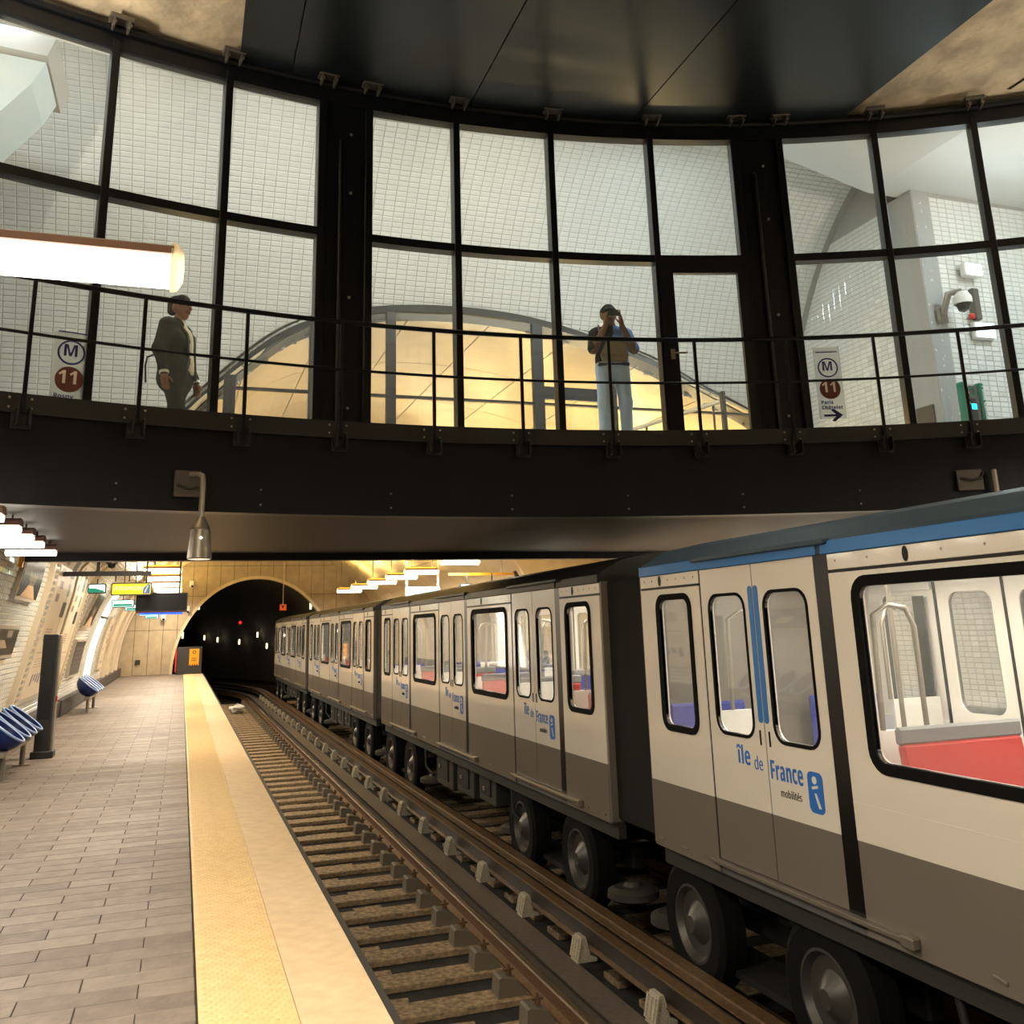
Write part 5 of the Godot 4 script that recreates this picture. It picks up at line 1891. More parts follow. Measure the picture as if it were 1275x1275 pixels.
func interior(car, sL, sR):
	var y = FLOOR_Y
	# lining: inner cheeks between the windows, ceiling with two strip lamps
	var b = B.new()
	b.span(Vector3(-1.1, y + 2.04, sL + 0.04), Vector3(1.1, y + 2.07, sR - 0.04))
	part(car, "ceiling_lining", b, mats["lining"])
	for x in [-1.155, 1.125]:
		for f in [[sL + 0.04, 1.45], [3.12, 5.04], [6.72, 8.64], [10.32, sR - 0.04]]:
			b = B.new()
			b.span(Vector3(x, y + 0.0, f[0]), Vector3(x + 0.03, y + 0.80, f[1]))
			part(car, "wall_lining", b, mats["lining"])
			b = B.new()
			b.span(Vector3(x, y + 1.9, f[0]), Vector3(x + 0.03, y + 2.05, f[1]))
			part(car, "wall_lining", b, mats["lining"])
	for x in [-0.45, 0.45]:
		b = B.new()
		b.box(Vector3(x, y + 2.02, (sL + sR) / 2), Vector3(0.14, 0.04, 10.2), Basis(), 0.01)
		part(car, "ceiling_lamp", b, glow("car_lamp_glow", Color(1.0, 0.98, 0.92), 3.0))
	# transverse partition screens by the doors with line plan panels, grab rails, seats
	for bc in [3.03, 6.63, 10.23]:
		for z in [bc - 1.62, bc + 0.10]:
			for sx in [-1, 1]:
				b = B.new()
				b.span(Vector3(0.62 * sx, y, z - 0.012), Vector3(1.12 * sx, y + 1.0, z + 0.012), 0.004)
				part(car, "partition", b, mats["lining"])
				b = B.new()
				b.tube([Vector3(0.60 * sx, y + 1.0, z), Vector3(0.60 * sx, y + 1.62, z), Vector3(0.66 * sx, y + 1.74, z), Vector3(0.80 * sx, y + 1.76, z), Vector3(0.92 * sx, y + 1.70, z), Vector3(0.94 * sx, y + 1.0, z)], 0.017, 8)
				part(car, "grab_hoop", b, mats["galvanised"])
		b = B.new()
		b.tube([Vector3(0, y, bc - 0.8), Vector3(0, y + 2.04, bc - 0.8)], 0.018, 8)
		part(car, "pole", b, mats["galvanised"])
		b = B.new()
		b.span(Vector3(1.10, y + 0.95, bc - 1.78), Vector3(1.118, y + 1.85, bc - 1.66))
		part(car, "line_plan", b, mats["line_plan_plain"])
	for bay in [[3.35, 4.85], [6.95, 8.45]]:
		for sx in [-1, 1]:
			for e in [0, 1]:
				var zb = bay[0] + 0.12 if e == 0 else bay[1] - 0.12
				var dz = 1 if e == 0 else -1
				var x0 = 0.16 * sx
				var x1 = 1.10 * sx
				var red = (sx < 0)
				b = B.new()
				b.span(Vector3(x0, y + 0.38, zb), Vector3(x1, y + 0.46, zb + 0.42 * dz), 0.02)
				var st = part(car, "seat", b, mats["seat_red"] if red else mats["seat_blue"])
				b = B.new()
				b.box(Vector3((x0 + x1) / 2, y + 0.70, zb - 0.01 * dz), Vector3(0.92, 0.52, 0.06), Basis(Vector3.RIGHT, -0.12 * dz), 0.02)
				part(st, "backrest", b, mats["seat_red"] if red else mats["seat_blue"])
				b = B.new()
				b.box(Vector3((x0 + x1) / 2, y + 1.0, zb - 0.04 * dz), Vector3(0.94, 0.10, 0.05), Basis(), 0.015)
				part(st, "top_pad", b, mats["pad_grey"])
				b = B.new()
				b.span(Vector3(x0, y, zb), Vector3(x1, y + 0.38, zb + 0.05 * dz))
				part(st, "pedestal", b, mats["pad_grey"])
	for z in [0.62, 10.72]:
		for sx in [-1, 1]:
			b = B.new()
			b.span(Vector3(0.35 * sx, y + 0.38, z), Vector3(1.10 * sx, y + 0.46, z + 0.4), 0.02)
			var st = part(car, "seat", b, mats["seat_red"] if z > 5 else mats["seat_blue"])
			b = B.new()
			b.box(Vector3(0.72 * sx, y + 0.72, z + 0.02), Vector3(0.75, 0.56, 0.06), Basis(), 0.02)
			part(st, "backrest", b, mats["seat_red"] if z > 5 else mats["seat_blue"])

func wheel_mesh():
	var t = B.new()
	var xf = Transform3D(Basis(Vector3.BACK, PI / 2), Vector3.ZERO)   # axis along x
	t.lathe([Vector2(0.29, -0.11), Vector2(0.42, -0.12), Vector2(0.475, -0.09), Vector2(0.48, 0.0), Vector2(0.475, 0.09), Vector2(0.42, 0.12), Vector2(0.29, 0.11)], 32, xf)
	return t.mesh()

func hub_mesh():
	var t = B.new()
	var xf = Transform3D(Basis(Vector3.BACK, PI / 2), Vector3.ZERO)
	t.lathe([Vector2(0.0, -0.11), Vector2(0.3, -0.105), Vector2(0.3, 0.105), Vector2(0.27, 0.11), Vector2(0.24, 0.06), Vector2(0.16, 0.05), Vector2(0.10, 0.10), Vector2(0.06, 0.13), Vector2(0.0, 0.13)], 24, xf)
	return t.mesh()

func underframe(car, sL, sR):
	if not car_meshes.has("wheel"):
		car_meshes["wheel"] = wheel_mesh()
		car_meshes["hub"] = hub_mesh()
		var g = B.new()
		g.lathe([Vector2(0.0, -0.06), Vector2(0.20, -0.06), Vector2(0.25, -0.03), Vector2(0.25, 0.03), Vector2(0.18, 0.06), Vector2(0.10, 0.065), Vector2(0.07, 0.1), Vector2(0, 0.1)], 20)
		car_meshes["guide"] = g.mesh()
	var y = FLOOR_Y
	for z in [0.75, 2.46, PITCH - 3.38, PITCH - 1.62]:
		for sx in [-1, 1]:
			var w = part(car, "wheel", car_meshes["wheel"], mats["rubber"], Transform3D(Basis(), Vector3(0.96 * sx, 0.5, z)))
			part(w, "hub", car_meshes["hub"], mats["hub_grey"], Transform3D(Basis(Vector3.UP, 0.0 if sx < 0 else PI), Vector3.ZERO))
		var b = B.new()
		b.tube([Vector3(-0.8, 0.5, z), Vector3(0.8, 0.5, z)], 0.09, 8)
		part(car, "axle", b, mats["under_dark"])
	for zc in [1.6, PITCH - 2.5]:
		var b = B.new()
		for sx in [-1, 1]:
			b.span(Vector3(0.55 * sx - 0.07, 0.42, zc - 1.25), Vector3(0.55 * sx + 0.07, 0.62, zc + 1.25), 0.02)
		b.span(Vector3(-0.62, 0.45, zc - 0.2), Vector3(0.62, 0.75, zc + 0.2), 0.03)
		part(car, "bogie_frame", b, mats["under_dark"])
		for z in [zc - 1.55 if zc < 5 else zc - 1.65, zc + 1.65]:
			for sx in [-1, 1]:
				part(car, "guide_wheel", car_meshes["guide"], mats["guide_rubber"], Transform3D(Basis(), Vector3(0.82 * sx, 0.33, z)))
		b = B.new()
		for sx in [-1, 1]: b.span(Vector3(0.55 * sx, 0.22, zc - 1.5), Vector3(0.95 * sx, 0.27, zc + 1.5))
		part(car, "guide_arm", b, mats["under_dark"])
	# equipment boxes between the bogies, with pipes
	var zs = [4.1, 5.35, 6.5]
	for i in zs.size():
		var b = B.new()
		b.span(Vector3(-1.0, 0.42 + 0.05 * i, zs[i]), Vector3(1.0, y - 0.14, zs[i] + 1.0 - 0.12 * i), 0.015)
		var e = part(car, "equipment_box", b, mats["under_grey"])
		b = B.new()
		b.span(Vector3(-1.02, 0.52 + 0.05 * i, zs[i] + 0.1), Vector3(-1.0, 0.86, zs[i] + 0.75 - 0.1 * i), 0.006)
		part(e, "lid", b, mats["under_dark"])
		b = B.new()
		b.box(Vector3(-1.025, 0.7, zs[i] + 0.3), Vector3(0.02, 0.05, 0.09), Basis(), 0.004)
		part(e, "latch", b, mats["galvanised"])
	var b3 = B.new()
	b3.span(Vector3(-1.12, y - 0.28, sL), Vector3(-1.04, y - 0.14, sR))
	b3.span(Vector3(1.04, y - 0.28, sL), Vector3(1.12, y - 0.14, sR))
	part(car, "sole_bar", b3, mats["under_grey"])
	for z in [3.6, 8.1]:
		b3 = B.new()
		b3.tube([Vector3(-1.06, y - 0.2, z), Vector3(-1.07, 0.62, z + 0.08), Vector3(-1.0, 0.5, z + 0.3)], 0.025, 6)
		part(car, "hose", b3, mats["under_dark"])
	b3 = B.new()
	b3.span(Vector3(-0.14, 0.55, -0.45), Vector3(0.14, 0.8, 0.5))
	part(car, "coupler", b3, mats["under_dark"])

func build_train():
	var cw = mat("car_white", Color(0.87, 0.845, 0.80), 0.28)
	cw.clearcoat_enabled = true
	cw.clearcoat = 0.5
	cw.clearcoat_roughness = 0.08
	var cg = mat("car_grey", Color(0.44, 0.41, 0.375), 0.32)
	cg.clearcoat_enabled = true
	cg.clearcoat = 0.4
	cg.clearcoat_roughness = 0.12
	mat("car_blue", Color(0.16, 0.44, 0.72), 0.3)
	mat("logo_blue", Color(0.14, 0.42, 0.75), 0.4)
	mat("roof_blue_dark", Color(0.20, 0.27, 0.33), 0.45)
	mat("roof_dark", Color(0.10, 0.10, 0.105), 0.5)
	mat("black_gloss", Color(0.04, 0.04, 0.042), 0.3)
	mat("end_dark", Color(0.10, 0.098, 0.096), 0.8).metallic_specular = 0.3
	mat("car_floor", Color(0.35, 0.34, 0.34), 0.6)
	mat("lining", Color(0.86, 0.85, 0.82), 0.45)
	mat("seat_red", Color(0.66, 0.085, 0.03), 0.4)
	mat("seat_blue", Color(0.16, 0.20, 0.55), 0.4)
	mat("pad_grey", Color(0.45, 0.45, 0.44), 0.5)
	mat("hub_grey", Color(0.27, 0.26, 0.25), 0.4, 0.4)
	mat("under_dark", Color(0.07, 0.065, 0.06), 0.7)
	mat("under_grey", Color(0.15, 0.145, 0.135), 0.65)
	mat("guide_rubber", Color(0.20, 0.19, 0.175), 0.6)
	mat("line_plan_plain", Color(0.15, 0.17, 0.17), 0.4)
	var one = make_car("metro_car", "white and grey metro car with blue cornice and blue stripes between its doors", true)
	one.position.z = -8.15
	var two = make_car("metro_car", "white and grey metro car with dark roof coupled next to the blue-roofed car", false)
	two.position.z = -8.15 - PITCH
	var labels = ["white and grey metro car with dark roof, second behind the blue-roofed car", "white and grey metro car with dark roof next to the tunnel mouth"]
	for k in 2:
		var c = two.duplicate()
		c.name = numbered("metro_car")
		add_child(c)
		c.position.z = -8.15 - PITCH * (k + 2)
		c.set_meta("label", labels[k])
	for k in 4:
		var z = -8.15 - PITCH * k + 5.9
		for x in [-0.45, 0.45]:
			area(Vector3(5.1 + x, 1.985, z), Vector3.DOWN, 0.14, 10.0, Color(1.0, 0.97, 0.9), CAR_E, "car_ceiling_light")

const CAR_E := 13.0

# ---------------------------------------------------------------- things on and over the platform
func shell_seat(parent, at, turn):
	# a moulded bucket: an egg-shaped bowl, open to the front and leaning back, with a pale rim
	var rows = []
	var rim = []
	var rim_n = 24
	for i in 9:
		var f = i / 8.0
		var row = []
		for k in rim_n + 1:
			var a = TAU * k / rim_n
			var r = sin(f * PI / 2)
			var d = 1.0 - f * f
			var p = Vector3(cos(a) * 0.23 * r, sin(a) * (0.30 if sin(a) > 0 else 0.25) * r, -0.22 * d - 0.04 * (1.0 - f))
			row.append(p)
			if i == 8: rim.append(p)
		rows.append(row)
	var tilt = Transform3D(Basis(Vector3.UP, turn) * Basis(Vector3.RIGHT, -0.90), at)
	var b = B.new()
	b.grid(rows, false)
	var inner = []
	for row in rows:
		var q = []
		for p in row: q.append(p * Vector3(0.93, 0.93, 0.88) + Vector3(0, 0, 0.004))
		inner.append(q)
	b.grid(inner, true)
	var s = part(parent, "seat", b, mats["seat_shell"], tilt)
	b = B.new()
	rim.pop_back()
	rim.append(rim[0])
	b.tube(rim, 0.016, 6, false)
	part(s, "rim", b, mats["seat_rim"])
	return s

func bench(at, n, label):
	var t = thing("seat_row", label, "bench", at)
	for k in n:
		shell_seat(t, Vector3(0.02, 0.62, -0.55 * k), PI / 2)
	var b = B.new()
	b.span(Vector3(-0.06, 0.30, 0.25), Vector3(0.06, 0.37, -0.55 * n + 0.3), 0.008)
	part(t, "beam", b, mats["galvanised"])
	for z in [0.0, -0.55 * (n - 1)]:
		b = B.new()
		b.tube([Vector3(0, 0.30, z), Vector3(0, 0.012, z)], 0.035, 10)
		b.span(Vector3(-0.11, 0.0, z - 0.07), Vector3(0.11, 0.012, z + 0.07))
		part(t, "leg", b, mats["galvanised"])

func sign_box(called, label, cat, p0, p1, z, depth, frame_m, face_m, lift = 0.0):
	var c = (p0 + p1) / 2
	var t = thing(called, label, cat, Vector3(c.x, minf(p0.y, p1.y), z))
	var w = absf(p1.x - p0.x)
	var h = absf(p1.y - p0.y)
	var b = B.new()
	b.prism(rrect(-w / 2, 0, w / 2, h, 0.03, 3), depth, Transform3D(Basis(), Vector3(0, 0, -depth)))
	part(t, "case", b, frame_m)
	b = B.new()
	b.prism(rrect(-w / 2 + 0.02, 0.02, w / 2 - 0.02, h - 0.02, 0.02, 3), 0.006, Transform3D(Basis(), Vector3(0, 0, 0)))
	part(t, "face", b, face_m)
	return t

func build_platform_things():
	mat("seat_shell", Color(0.05, 0.13, 0.36), 0.35)
	mat("seat_rim", Color(0.55, 0.66, 0.85), 0.3)
	bench(Vector3(-2.02, 0, -13.7), 4, "row of four blue shell seats on steel legs before the dark post")
	bench(Vector3(-2.0, 0, -24.9), 4, "row of blue shell seats on steel legs near the glowing column")
	# dark post
	var t = thing("help_post", "tall dark grey post with a red call button on the platform", "post", Vector3(-1.86, 0, -16.1))
	var b = B.new()
	b.span(Vector3(-0.11, 0.0, -0.14), Vector3(0.10, 1.77, 0.10), 0.01)
	part(t, "column", b, mats["charcoal"])
	b = B.new()
	b.span(Vector3(0.10, 0.02, -0.10), Vector3(0.135, 1.76, 0.06), 0.006)
	part(t, "side_trim", b, mats["galvanised"])
	b = B.new()
	b.span(Vector3(-0.085, 0.55, 0.10), Vector3(0.075, 1.70, 0.108), 0.003)
	part(t, "screen", b, mats["black_gloss"])
	b = B.new()
	b.box(Vector3(0.137, 0.83, 0.02), Vector3(0.02, 0.09, 0.09), Basis(), 0.006)
	part(t, "call_button", b, mats["signal_paint"])
	b = B.new()
	b.span(Vector3(-0.15, 0, -0.17), Vector3(0.16, 0.10, 0.13), 0.01)
	part(t, "foot", b, mats["charcoal"])
	# suspended bar with signs
	var z = -18.5
	t = thing("sign_gantry", "dark cantilever bar from the tiled wall carrying hanging signs", "gantry", Vector3(-2.3, 2.78, z))
	b = B.new()
	b.span(Vector3(-0.25, 0, -0.05), Vector3(1.72, 0.08, 0.05), 0.006)
	part(t, "bar", b, mats["charcoal"])
	b = B.new()
	b.span(Vector3(0.79, 0.08, -0.03), Vector3(0.85, 1.4, 0.03))
	part(t, "hanger", b, mats["charcoal"])
	b = B.new()
	b.box(Vector3(-0.1, 0.02, 0), Vector3(0.2, 0.28, 0.14), Basis(Vector3.BACK, -0.35), 0.01)
	part(t, "wall_bracket", b, mats["charcoal"])
	for x in [1.12, 1.35, 1.6]:
		b = B.new()
		b.span(Vector3(x - 0.012, -0.10, -0.012), Vector3(x + 0.012, 0.0, 0.012))
		part(t, "drop_rod", b, mats["charcoal"])
	t = sign_box("notice_sign", "yellow lit sign in a dark case hanging from the cantilever bar", "sign", on_z(139, 726, z), on_z(189, 741, z), z + 0.06, 0.12, mats["charcoal"], glow("sign_yellow", Color(0.78, 0.72, 0.02), 1.1))
	put_text(t, "Attention", 0.115, Transform3D(Basis(), Vector3(-0.30, 0.065, 0.008)), "sign_ink", true)
	b = B.new()
	b.prism([Vector2(0.19, 0.03), Vector2(0.31, 0.03), Vector2(0.31, 0.19), Vector2(0.27, 0.2), Vector2(0.2, 0.12)], 0.004, Transform3D(Basis(), Vector3(0, 0, 0.006)))
	part(t, "blue_corner", b, mats["logo_blue"])
	b = B.new()
	b.prism([Vector2(0.21, 0.05), Vector2(0.24, 0.05), Vector2(0.29, 0.18), Vector2(0.26, 0.17)], 0.003, Transform3D(Basis(), Vector3(0, 0, 0.010)))
	part(t, "pale_stroke", b, mats["white_plastic"])
	t = sign_box("departure_display", "switched-off dark departure display with blue light under it", "display", on_z(168, 737, z), on_z(233, 760, z), z - 0.6, 0.2, mats["charcoal"], mats["screen_dark"])
	b = B.new()
	b.span(Vector3(-0.38, -0.05, -0.1), Vector3(0.38, -0.015, -0.02))
	part(t, "blue_light", b, glow("blue_glow", Color(0.15, 0.35, 1.0), 1.6))
	b = B.new()
	b.span(Vector3(-0.44, -0.015, -0.12), Vector3(0.47, 0.012, 0.01))
	part(t, "brown_edge", b, mats["line_brown"])
	b = B.new()
	for x in [-0.3, 0.3]: b.span(Vector3(x - 0.015, 0.35, -0.12), Vector3(x + 0.015, 1.9, -0.09))
	part(t, "hanger", b, mats["charcoal"])
	t = sign_box("exit_sign", "green and white lit exit sign under the cantilever bar", "sign", on_z(110, 727, z), on_z(132, 739, z), z + 0.05, 0.1, mats["charcoal"], glow("exit_white", Color(0.9, 1.0, 0.97), 1.6))
	b = B.new()
	b.prism([Vector2(-0.14, 0.02), Vector2(0.12, 0.02), Vector2(0.12, 0.05), Vector2(-0.02, 0.09), Vector2(-0.14, 0.10)], 0.004, Transform3D(Basis(), Vector3(0, 0, 0.006)))
	part(t, "green_field", b, glow("exit_green", Color(0.0, 0.45, 0.36), 0.9))
	b = B.new()
	b.span(Vector3(-0.01, 0.17, -0.06), Vector3(0.01, 0.26, -0.04))
	part(t, "hanger", b, mats["charcoal"])
	var k = 0
	for q in [[153, 752, -24.0], [167, 757, -29.0], [183, 764, -35.0], [189, 768, -40.0]]:
		var p = on_z(q[0], q[1], q[2])
		t = sign_box("exit_sign", ["small green exit sign hanging beyond the yellow sign", "small green exit sign behind the dark display's left end", "small green exit sign below the dark display", "farthest small green exit sign before the end wall"][k], "sign", p + Vector3(-0.25, -0.08, 0), p + Vector3(0.25, 0.10, 0), q[2], 0.06, mats["charcoal"], glow("exit_far", Color(0.72, 0.95, 0.92), 1.2))
		b = B.new()
		b.span(Vector3(-0.2, 0.03, 0), Vector3(0.2, 0.08, 0.009))
		part(t, "green_field", b, mats["exit_green"])
		b = B.new()
		b.span(Vector3(-0.012, 0.18, -0.04), Vector3(0.012, 1.6, -0.02))
		part(t, "hanger", b, mats["charcoal"])
		k += 1
	# dome camera under the vault
	t = thing("ceiling_camera", "grey dome camera hanging above the cantilever bar", "camera", on_z(139, 706, -18.2))
	b = B.new()
	b.lathe([Vector2(0.10, 0.06), Vector2(0.10, 0.22), Vector2(0.05, 0.25), Vector2(0.03, 0.26), Vector2(0.03, 1.6), Vector2(0, 1.6)], 16)
	part(t, "housing", b, mats["bracket_steel"])
	b = B.new()
	b.lathe([Vector2(0, -0.03), Vector2(0.05, -0.01), Vector2(0.08, 0.06), Vector2(0, 0.06)], 16)
	part(t, "dome", b, mats["black"])
	# opposite platform signs
	z = -28.5
	t = sign_box("platform_screen", "small pale blue lit screen hanging over the opposite platform", "screen", on_z(505, 731, z), on_z(548, 746, z), z, 0.12, mats["white_plastic"], glow("screen_blue", Color(0.35, 0.75, 0.95), 1.4))
	b = B.new()
	for x in [-0.5, 0.5]: b.span(Vector3(x - 0.03, -0.3, -0.08), Vector3(x + 0.03, 1.35, -0.04))
	part(t, "post", b, mats["frame_grey"])
	b = B.new()
	b.span(Vector3(-0.3, 0.16, 0.004), Vector3(0.1, 0.19, 0.009))
	b.span(Vector3(0.2, 0.12, 0.004), Vector3(0.3, 0.2, 0.009))
	part(t, "print", b, mats["white_plastic"])
	z = -24.5
	t = sign_box("platform_display", "narrow lit departure display hanging over the opposite platform", "display", on_z(567, 728, z), on_z(615, 738, z), z + 0.5, 0.12, mats["charcoal"], glow("display_white", Color(0.8, 0.9, 1.0), 1.3))
	b = B.new()
	for x in [-0.35, 0.35]: b.span(Vector3(x - 0.015, 0.18, -0.08), Vector3(x + 0.015, 0.5, -0.05))
	part(t, "hanger", b, mats["charcoal"])
	t = thing("sign_gantry", "yellowish cantilever bar carrying the display over the opposite platform", "gantry", on_z(600, 715, z))
	b = B.new()
	b.span(Vector3(-0.95, -0.03, -0.04), Vector3(1.0, 0.04, 0.04))
	part(t, "bar", b, mat("bar_yellow", Color(0.78, 0.56, 0.10), 0.4))
	b = B.new()
	b.span(Vector3(0.55, 0.04, -0.025), Vector3(0.6, 2.2, 0.025))
	part(t, "hanger", b, mats["frame_grey"])
	b = B.new()
	b.box(Vector3(1.05, 0.02, 0), Vector3(0.25, 0.2, 0.15), Basis(Vector3.BACK, 0.5), 0.02)
	part(t, "clamp", b, mats["charcoal"])
	# litter on the sleepers
	b = B.new()
	var rows = []
	for i in 9:
		var row = []
		for j in 13:
			var a = PI * i / 8.0
			var c = TAU * j / 12.0
			var r = 0.28 * (1.0 + 0.3 * sin(3.0 * c + i) + 0.2 * cos(5.0 * a))
			if j == 12: r = 0.28 * (1.0 + 0.3 * sin(float(i)) + 0.2 * cos(5.0 * a))
			row.append(Vector3(r * sin(a) * cos(c), 0.17 + 0.5 * r * cos(a), r * sin(a) * sin(c)))
		rows.append(row)
	b.grid(rows, true)
	var lit = single("crumpled_bag", b, mats["white_plastic"], "crumpled pale bag lying between the rails near the tunnel", "bag")
	lit.position = Vector3(2.25, -1.36, -40.2)
	# small service box on the vault above the train
	wall_camera(Vector3(8.6, 3.6, -20.0), "small dark camera on the opposite vault above the train roof")

# ---------------------------------------------------------------- people
func sdf(b, bones, cell, k):
	# smooth union of tapered capsules [a, b, ra, rb, colour], meshed as surface nets
	var lo = Vector3.ONE * 1e9
	var hi = -lo
	for q in bones:
		var r = maxf(q[2], q[3]) + k + cell * 2
		lo = lo.min(q[0] - Vector3.ONE * r).min(q[1] - Vector3.ONE * r)
		hi = hi.max(q[0] + Vector3.ONE * r).max(q[1] + Vector3.ONE * r)
	var nx = int((hi.x - lo.x) / cell) + 2
	var ny = int((hi.y - lo.y) / cell) + 2
	var nz = int((hi.z - lo.z) / cell) + 2
	var f = PackedFloat32Array()
	f.resize(nx * ny * nz)
	f.fill(1e3)
	var near = PackedFloat32Array()
	near.resize(nx * ny * nz)
	near.fill(1e3)
	var who = PackedInt32Array()
	who.resize(nx * ny * nz)
	for bi in bones.size():
		var q = bones[bi]
		var r = maxf(q[2], q[3]) + k * 1.5 + cell * 2
		var l2 = ((q[0].min(q[1]) - Vector3.ONE * r - lo) / cell).floor()
		var h2 = ((q[0].max(q[1]) + Vector3.ONE * r - lo) / cell).ceil()
		var ab = q[1] - q[0]
		var len2 = maxf(ab.length_squared(), 1e-9)
		for z in range(maxi(0, int(l2.z)), mini(nz, int(h2.z) + 1)):
			for y in range(maxi(0, int(l2.y)), mini(ny, int(h2.y) + 1)):
				var base = (z * ny + y) * nx
				for x in range(maxi(0, int(l2.x)), mini(nx, int(h2.x) + 1)):
					var p = lo + Vector3(x, y, z) * cell - q[0]
					var t = clampf(p.dot(ab) / len2, 0.0, 1.0)
					var d = (p - ab * t).length() - lerpf(q[2], q[3], t)
					var i = base + x
					if d < near[i]:
						near[i] = d
						who[i] = bi
					var e = f[i]
					var h = maxf(k - absf(e - d), 0.0) / k
					f[i] = minf(e, d) - h * h * k * 0.25
	var id = {}
	var off = [0, 1, nx, nx + 1, nx * ny, nx * ny + 1, nx * ny + nx, nx * ny + nx + 1]
	for z in nz - 1:
		for y in ny - 1:
			for x in nx - 1:
				var i = (z * ny + y) * nx + x
				var s = 0
				for c in 8:
					if f[i + off[c]] < 0.0: s += 1
				if s == 0 or s == 8: continue
				var p = Vector3.ZERO
				var n = 0
				for e in [[0, 1], [2, 3], [4, 5], [6, 7], [0, 2], [1, 3], [4, 6], [5, 7], [0, 4], [1, 5], [2, 6], [3, 7]]:
					var a = f[i + off[e[0]]]
					var c = f[i + off[e[1]]]
					if (a < 0.0) != (c < 0.0):
						var t = a / (a - c)
						var pa = Vector3(e[0] & 1, (e[0] >> 1) & 1, (e[0] >> 2) & 1)
						var pb = Vector3(e[1] & 1, (e[1] >> 1) & 1, (e[1] >> 2) & 1)
						p += pa.lerp(pb, t)
						n += 1
				var g = Vector3(f[i + 1] - f[i], f[i + nx] - f[i], f[i + nx * ny] - f[i]) + Vector3(f[i + off[7]] - f[i + off[6]], f[i + off[7]] - f[i + off[5]], f[i + off[7]] - f[i + off[3]])
				b.tint = bones[who[i]][4]
				id[i] = b.pt(lo + (Vector3(x, y, z) + p / n) * cell, g.normalized())
	for z in range(1, nz - 1):
		for y in range(1, ny - 1):
			for x in range(1, nx - 1):
				var i = (z * ny + y) * nx + x
				if not id.has(i): continue
				var a = f[i] < 0.0
				for ax in 3:
					var st = [1, nx, nx * ny][ax]
					var c = f[i + st] < 0.0
					if a == c: continue
					var u = [nx, nx * ny, 1][ax]
					var v = [nx * ny, 1, nx][ax]
					var q = [i, i - u, i - u - v, i - v]
					if not (id.has(q[1]) and id.has(q[2]) and id.has(q[3])): continue
					if a: b.ix.append_array([id[q[0]], id[q[2]], id[q[1]], id[q[0]], id[q[3]], id[q[2]]])
					else: b.ix.append_array([id[q[0]], id[q[1]], id[q[2]], id[q[0]], id[q[2]], id[q[3]]])

func hand(b, wrist, dir, palm_n, side, curl, skin, thumb_out = 1.0):
	# dir: wrist to fingers; palm_n: out of the palm; side: towards the thumb
	var bones = [[wrist - dir * 0.03, wrist + dir * 0.03, 0.026, 0.030, skin], [wrist + dir * 0.03 - side * 0.018, wrist + dir * 0.085 - side * 0.024, 0.022, 0.017, skin], [wrist + dir * 0.03 + side * 0.014, wrist + dir * 0.085 + side * 0.022, 0.022, 0.017, skin]]
	var lens = [0.070, 0.080, 0.074, 0.058]
	for k in 4:
		var p = wrist + dir * 0.085 + side * (0.030 - 0.020 * k)
		var d = dir
		var r = 0.0095 - 0.0006 * k
		for j in 3:
			d = d.rotated(side, curl * (0.6 + 0.5 * j)).normalized() if palm_n.dot(dir.rotated(side, 0.2)) > 0 else d.rotated(side, -curl * (0.6 + 0.5 * j)).normalized()
			var q = p + d * lens[k] * [0.46, 0.32, 0.22][j]
			bones.append([p, q, r, r * 0.92, skin])
			p = q
			r *= 0.92
	var t0 = wrist + dir * 0.03 + side * 0.028
	var t1 = t0 + (dir * 0.6 + side * 0.7 * thumb_out + palm_n * 0.35).normalized() * 0.042
	var t2 = t1 + (dir * 0.9 + side * 0.25 * thumb_out + palm_n * 0.4).normalized() * 0.034
	bones.append([t0, t1, 0.013, 0.011, skin])
	bones.append([t1, t2, 0.011, 0.009, skin])
	sdf(b, bones, 0.0055, 0.008)

func head_bones(c, fwd, skin):
	# c: centre of the skull; face looks along fwd
	var r = Vector3.UP.cross(fwd).normalized()
	return [
		[c + Vector3(0, 0.03, 0) - fwd * 0.025, c + Vector3(0, 0.025, 0) + fwd * 0.02, 0.086, 0.078, skin],
		[c + Vector3(0, -0.03, 0) + fwd * 0.03, c + Vector3(0, -0.085, 0) + fwd * 0.045, 0.058, 0.036, skin],
		[c + r * 0.045 + Vector3(0, -0.03, 0) + fwd * 0.01, c + r * 0.02 + Vector3(0, -0.09, 0) + fwd * 0.04, 0.035, 0.026, skin],
		[c - r * 0.045 + Vector3(0, -0.03, 0) + fwd * 0.01, c - r * 0.02 + Vector3(0, -0.09, 0) + fwd * 0.04, 0.035, 0.026, skin],
		[c + Vector3(0, 0.012, 0) + fwd * 0.088, c + Vector3(0, -0.026, 0) + fwd * 0.112, 0.010, 0.014, skin],
		[c - r * 0.03 + Vector3(0, 0.026, 0) + fwd * 0.082, c + r * 0.03 + Vector3(0, 0.026, 0) + fwd * 0.082, 0.014, 0.014, skin],
		[c - r * 0.02 + Vector3(0, -0.056, 0) + fwd * 0.086, c + r * 0.02 + Vector3(0, -0.056, 0) + fwd * 0.086, 0.009, 0.009, skin * Color(0.8, 0.6, 0.6)],
		[c + r * 0.086 + Vector3(0, 0.02, 0), c + r * 0.084 + Vector3(0, -0.025, 0), 0.014, 0.010, skin],
		[c - r * 0.086 + Vector3(0, 0.02, 0), c - r * 0.084 + Vector3(0, -0.025, 0), 0.014, 0.010, skin],
	]

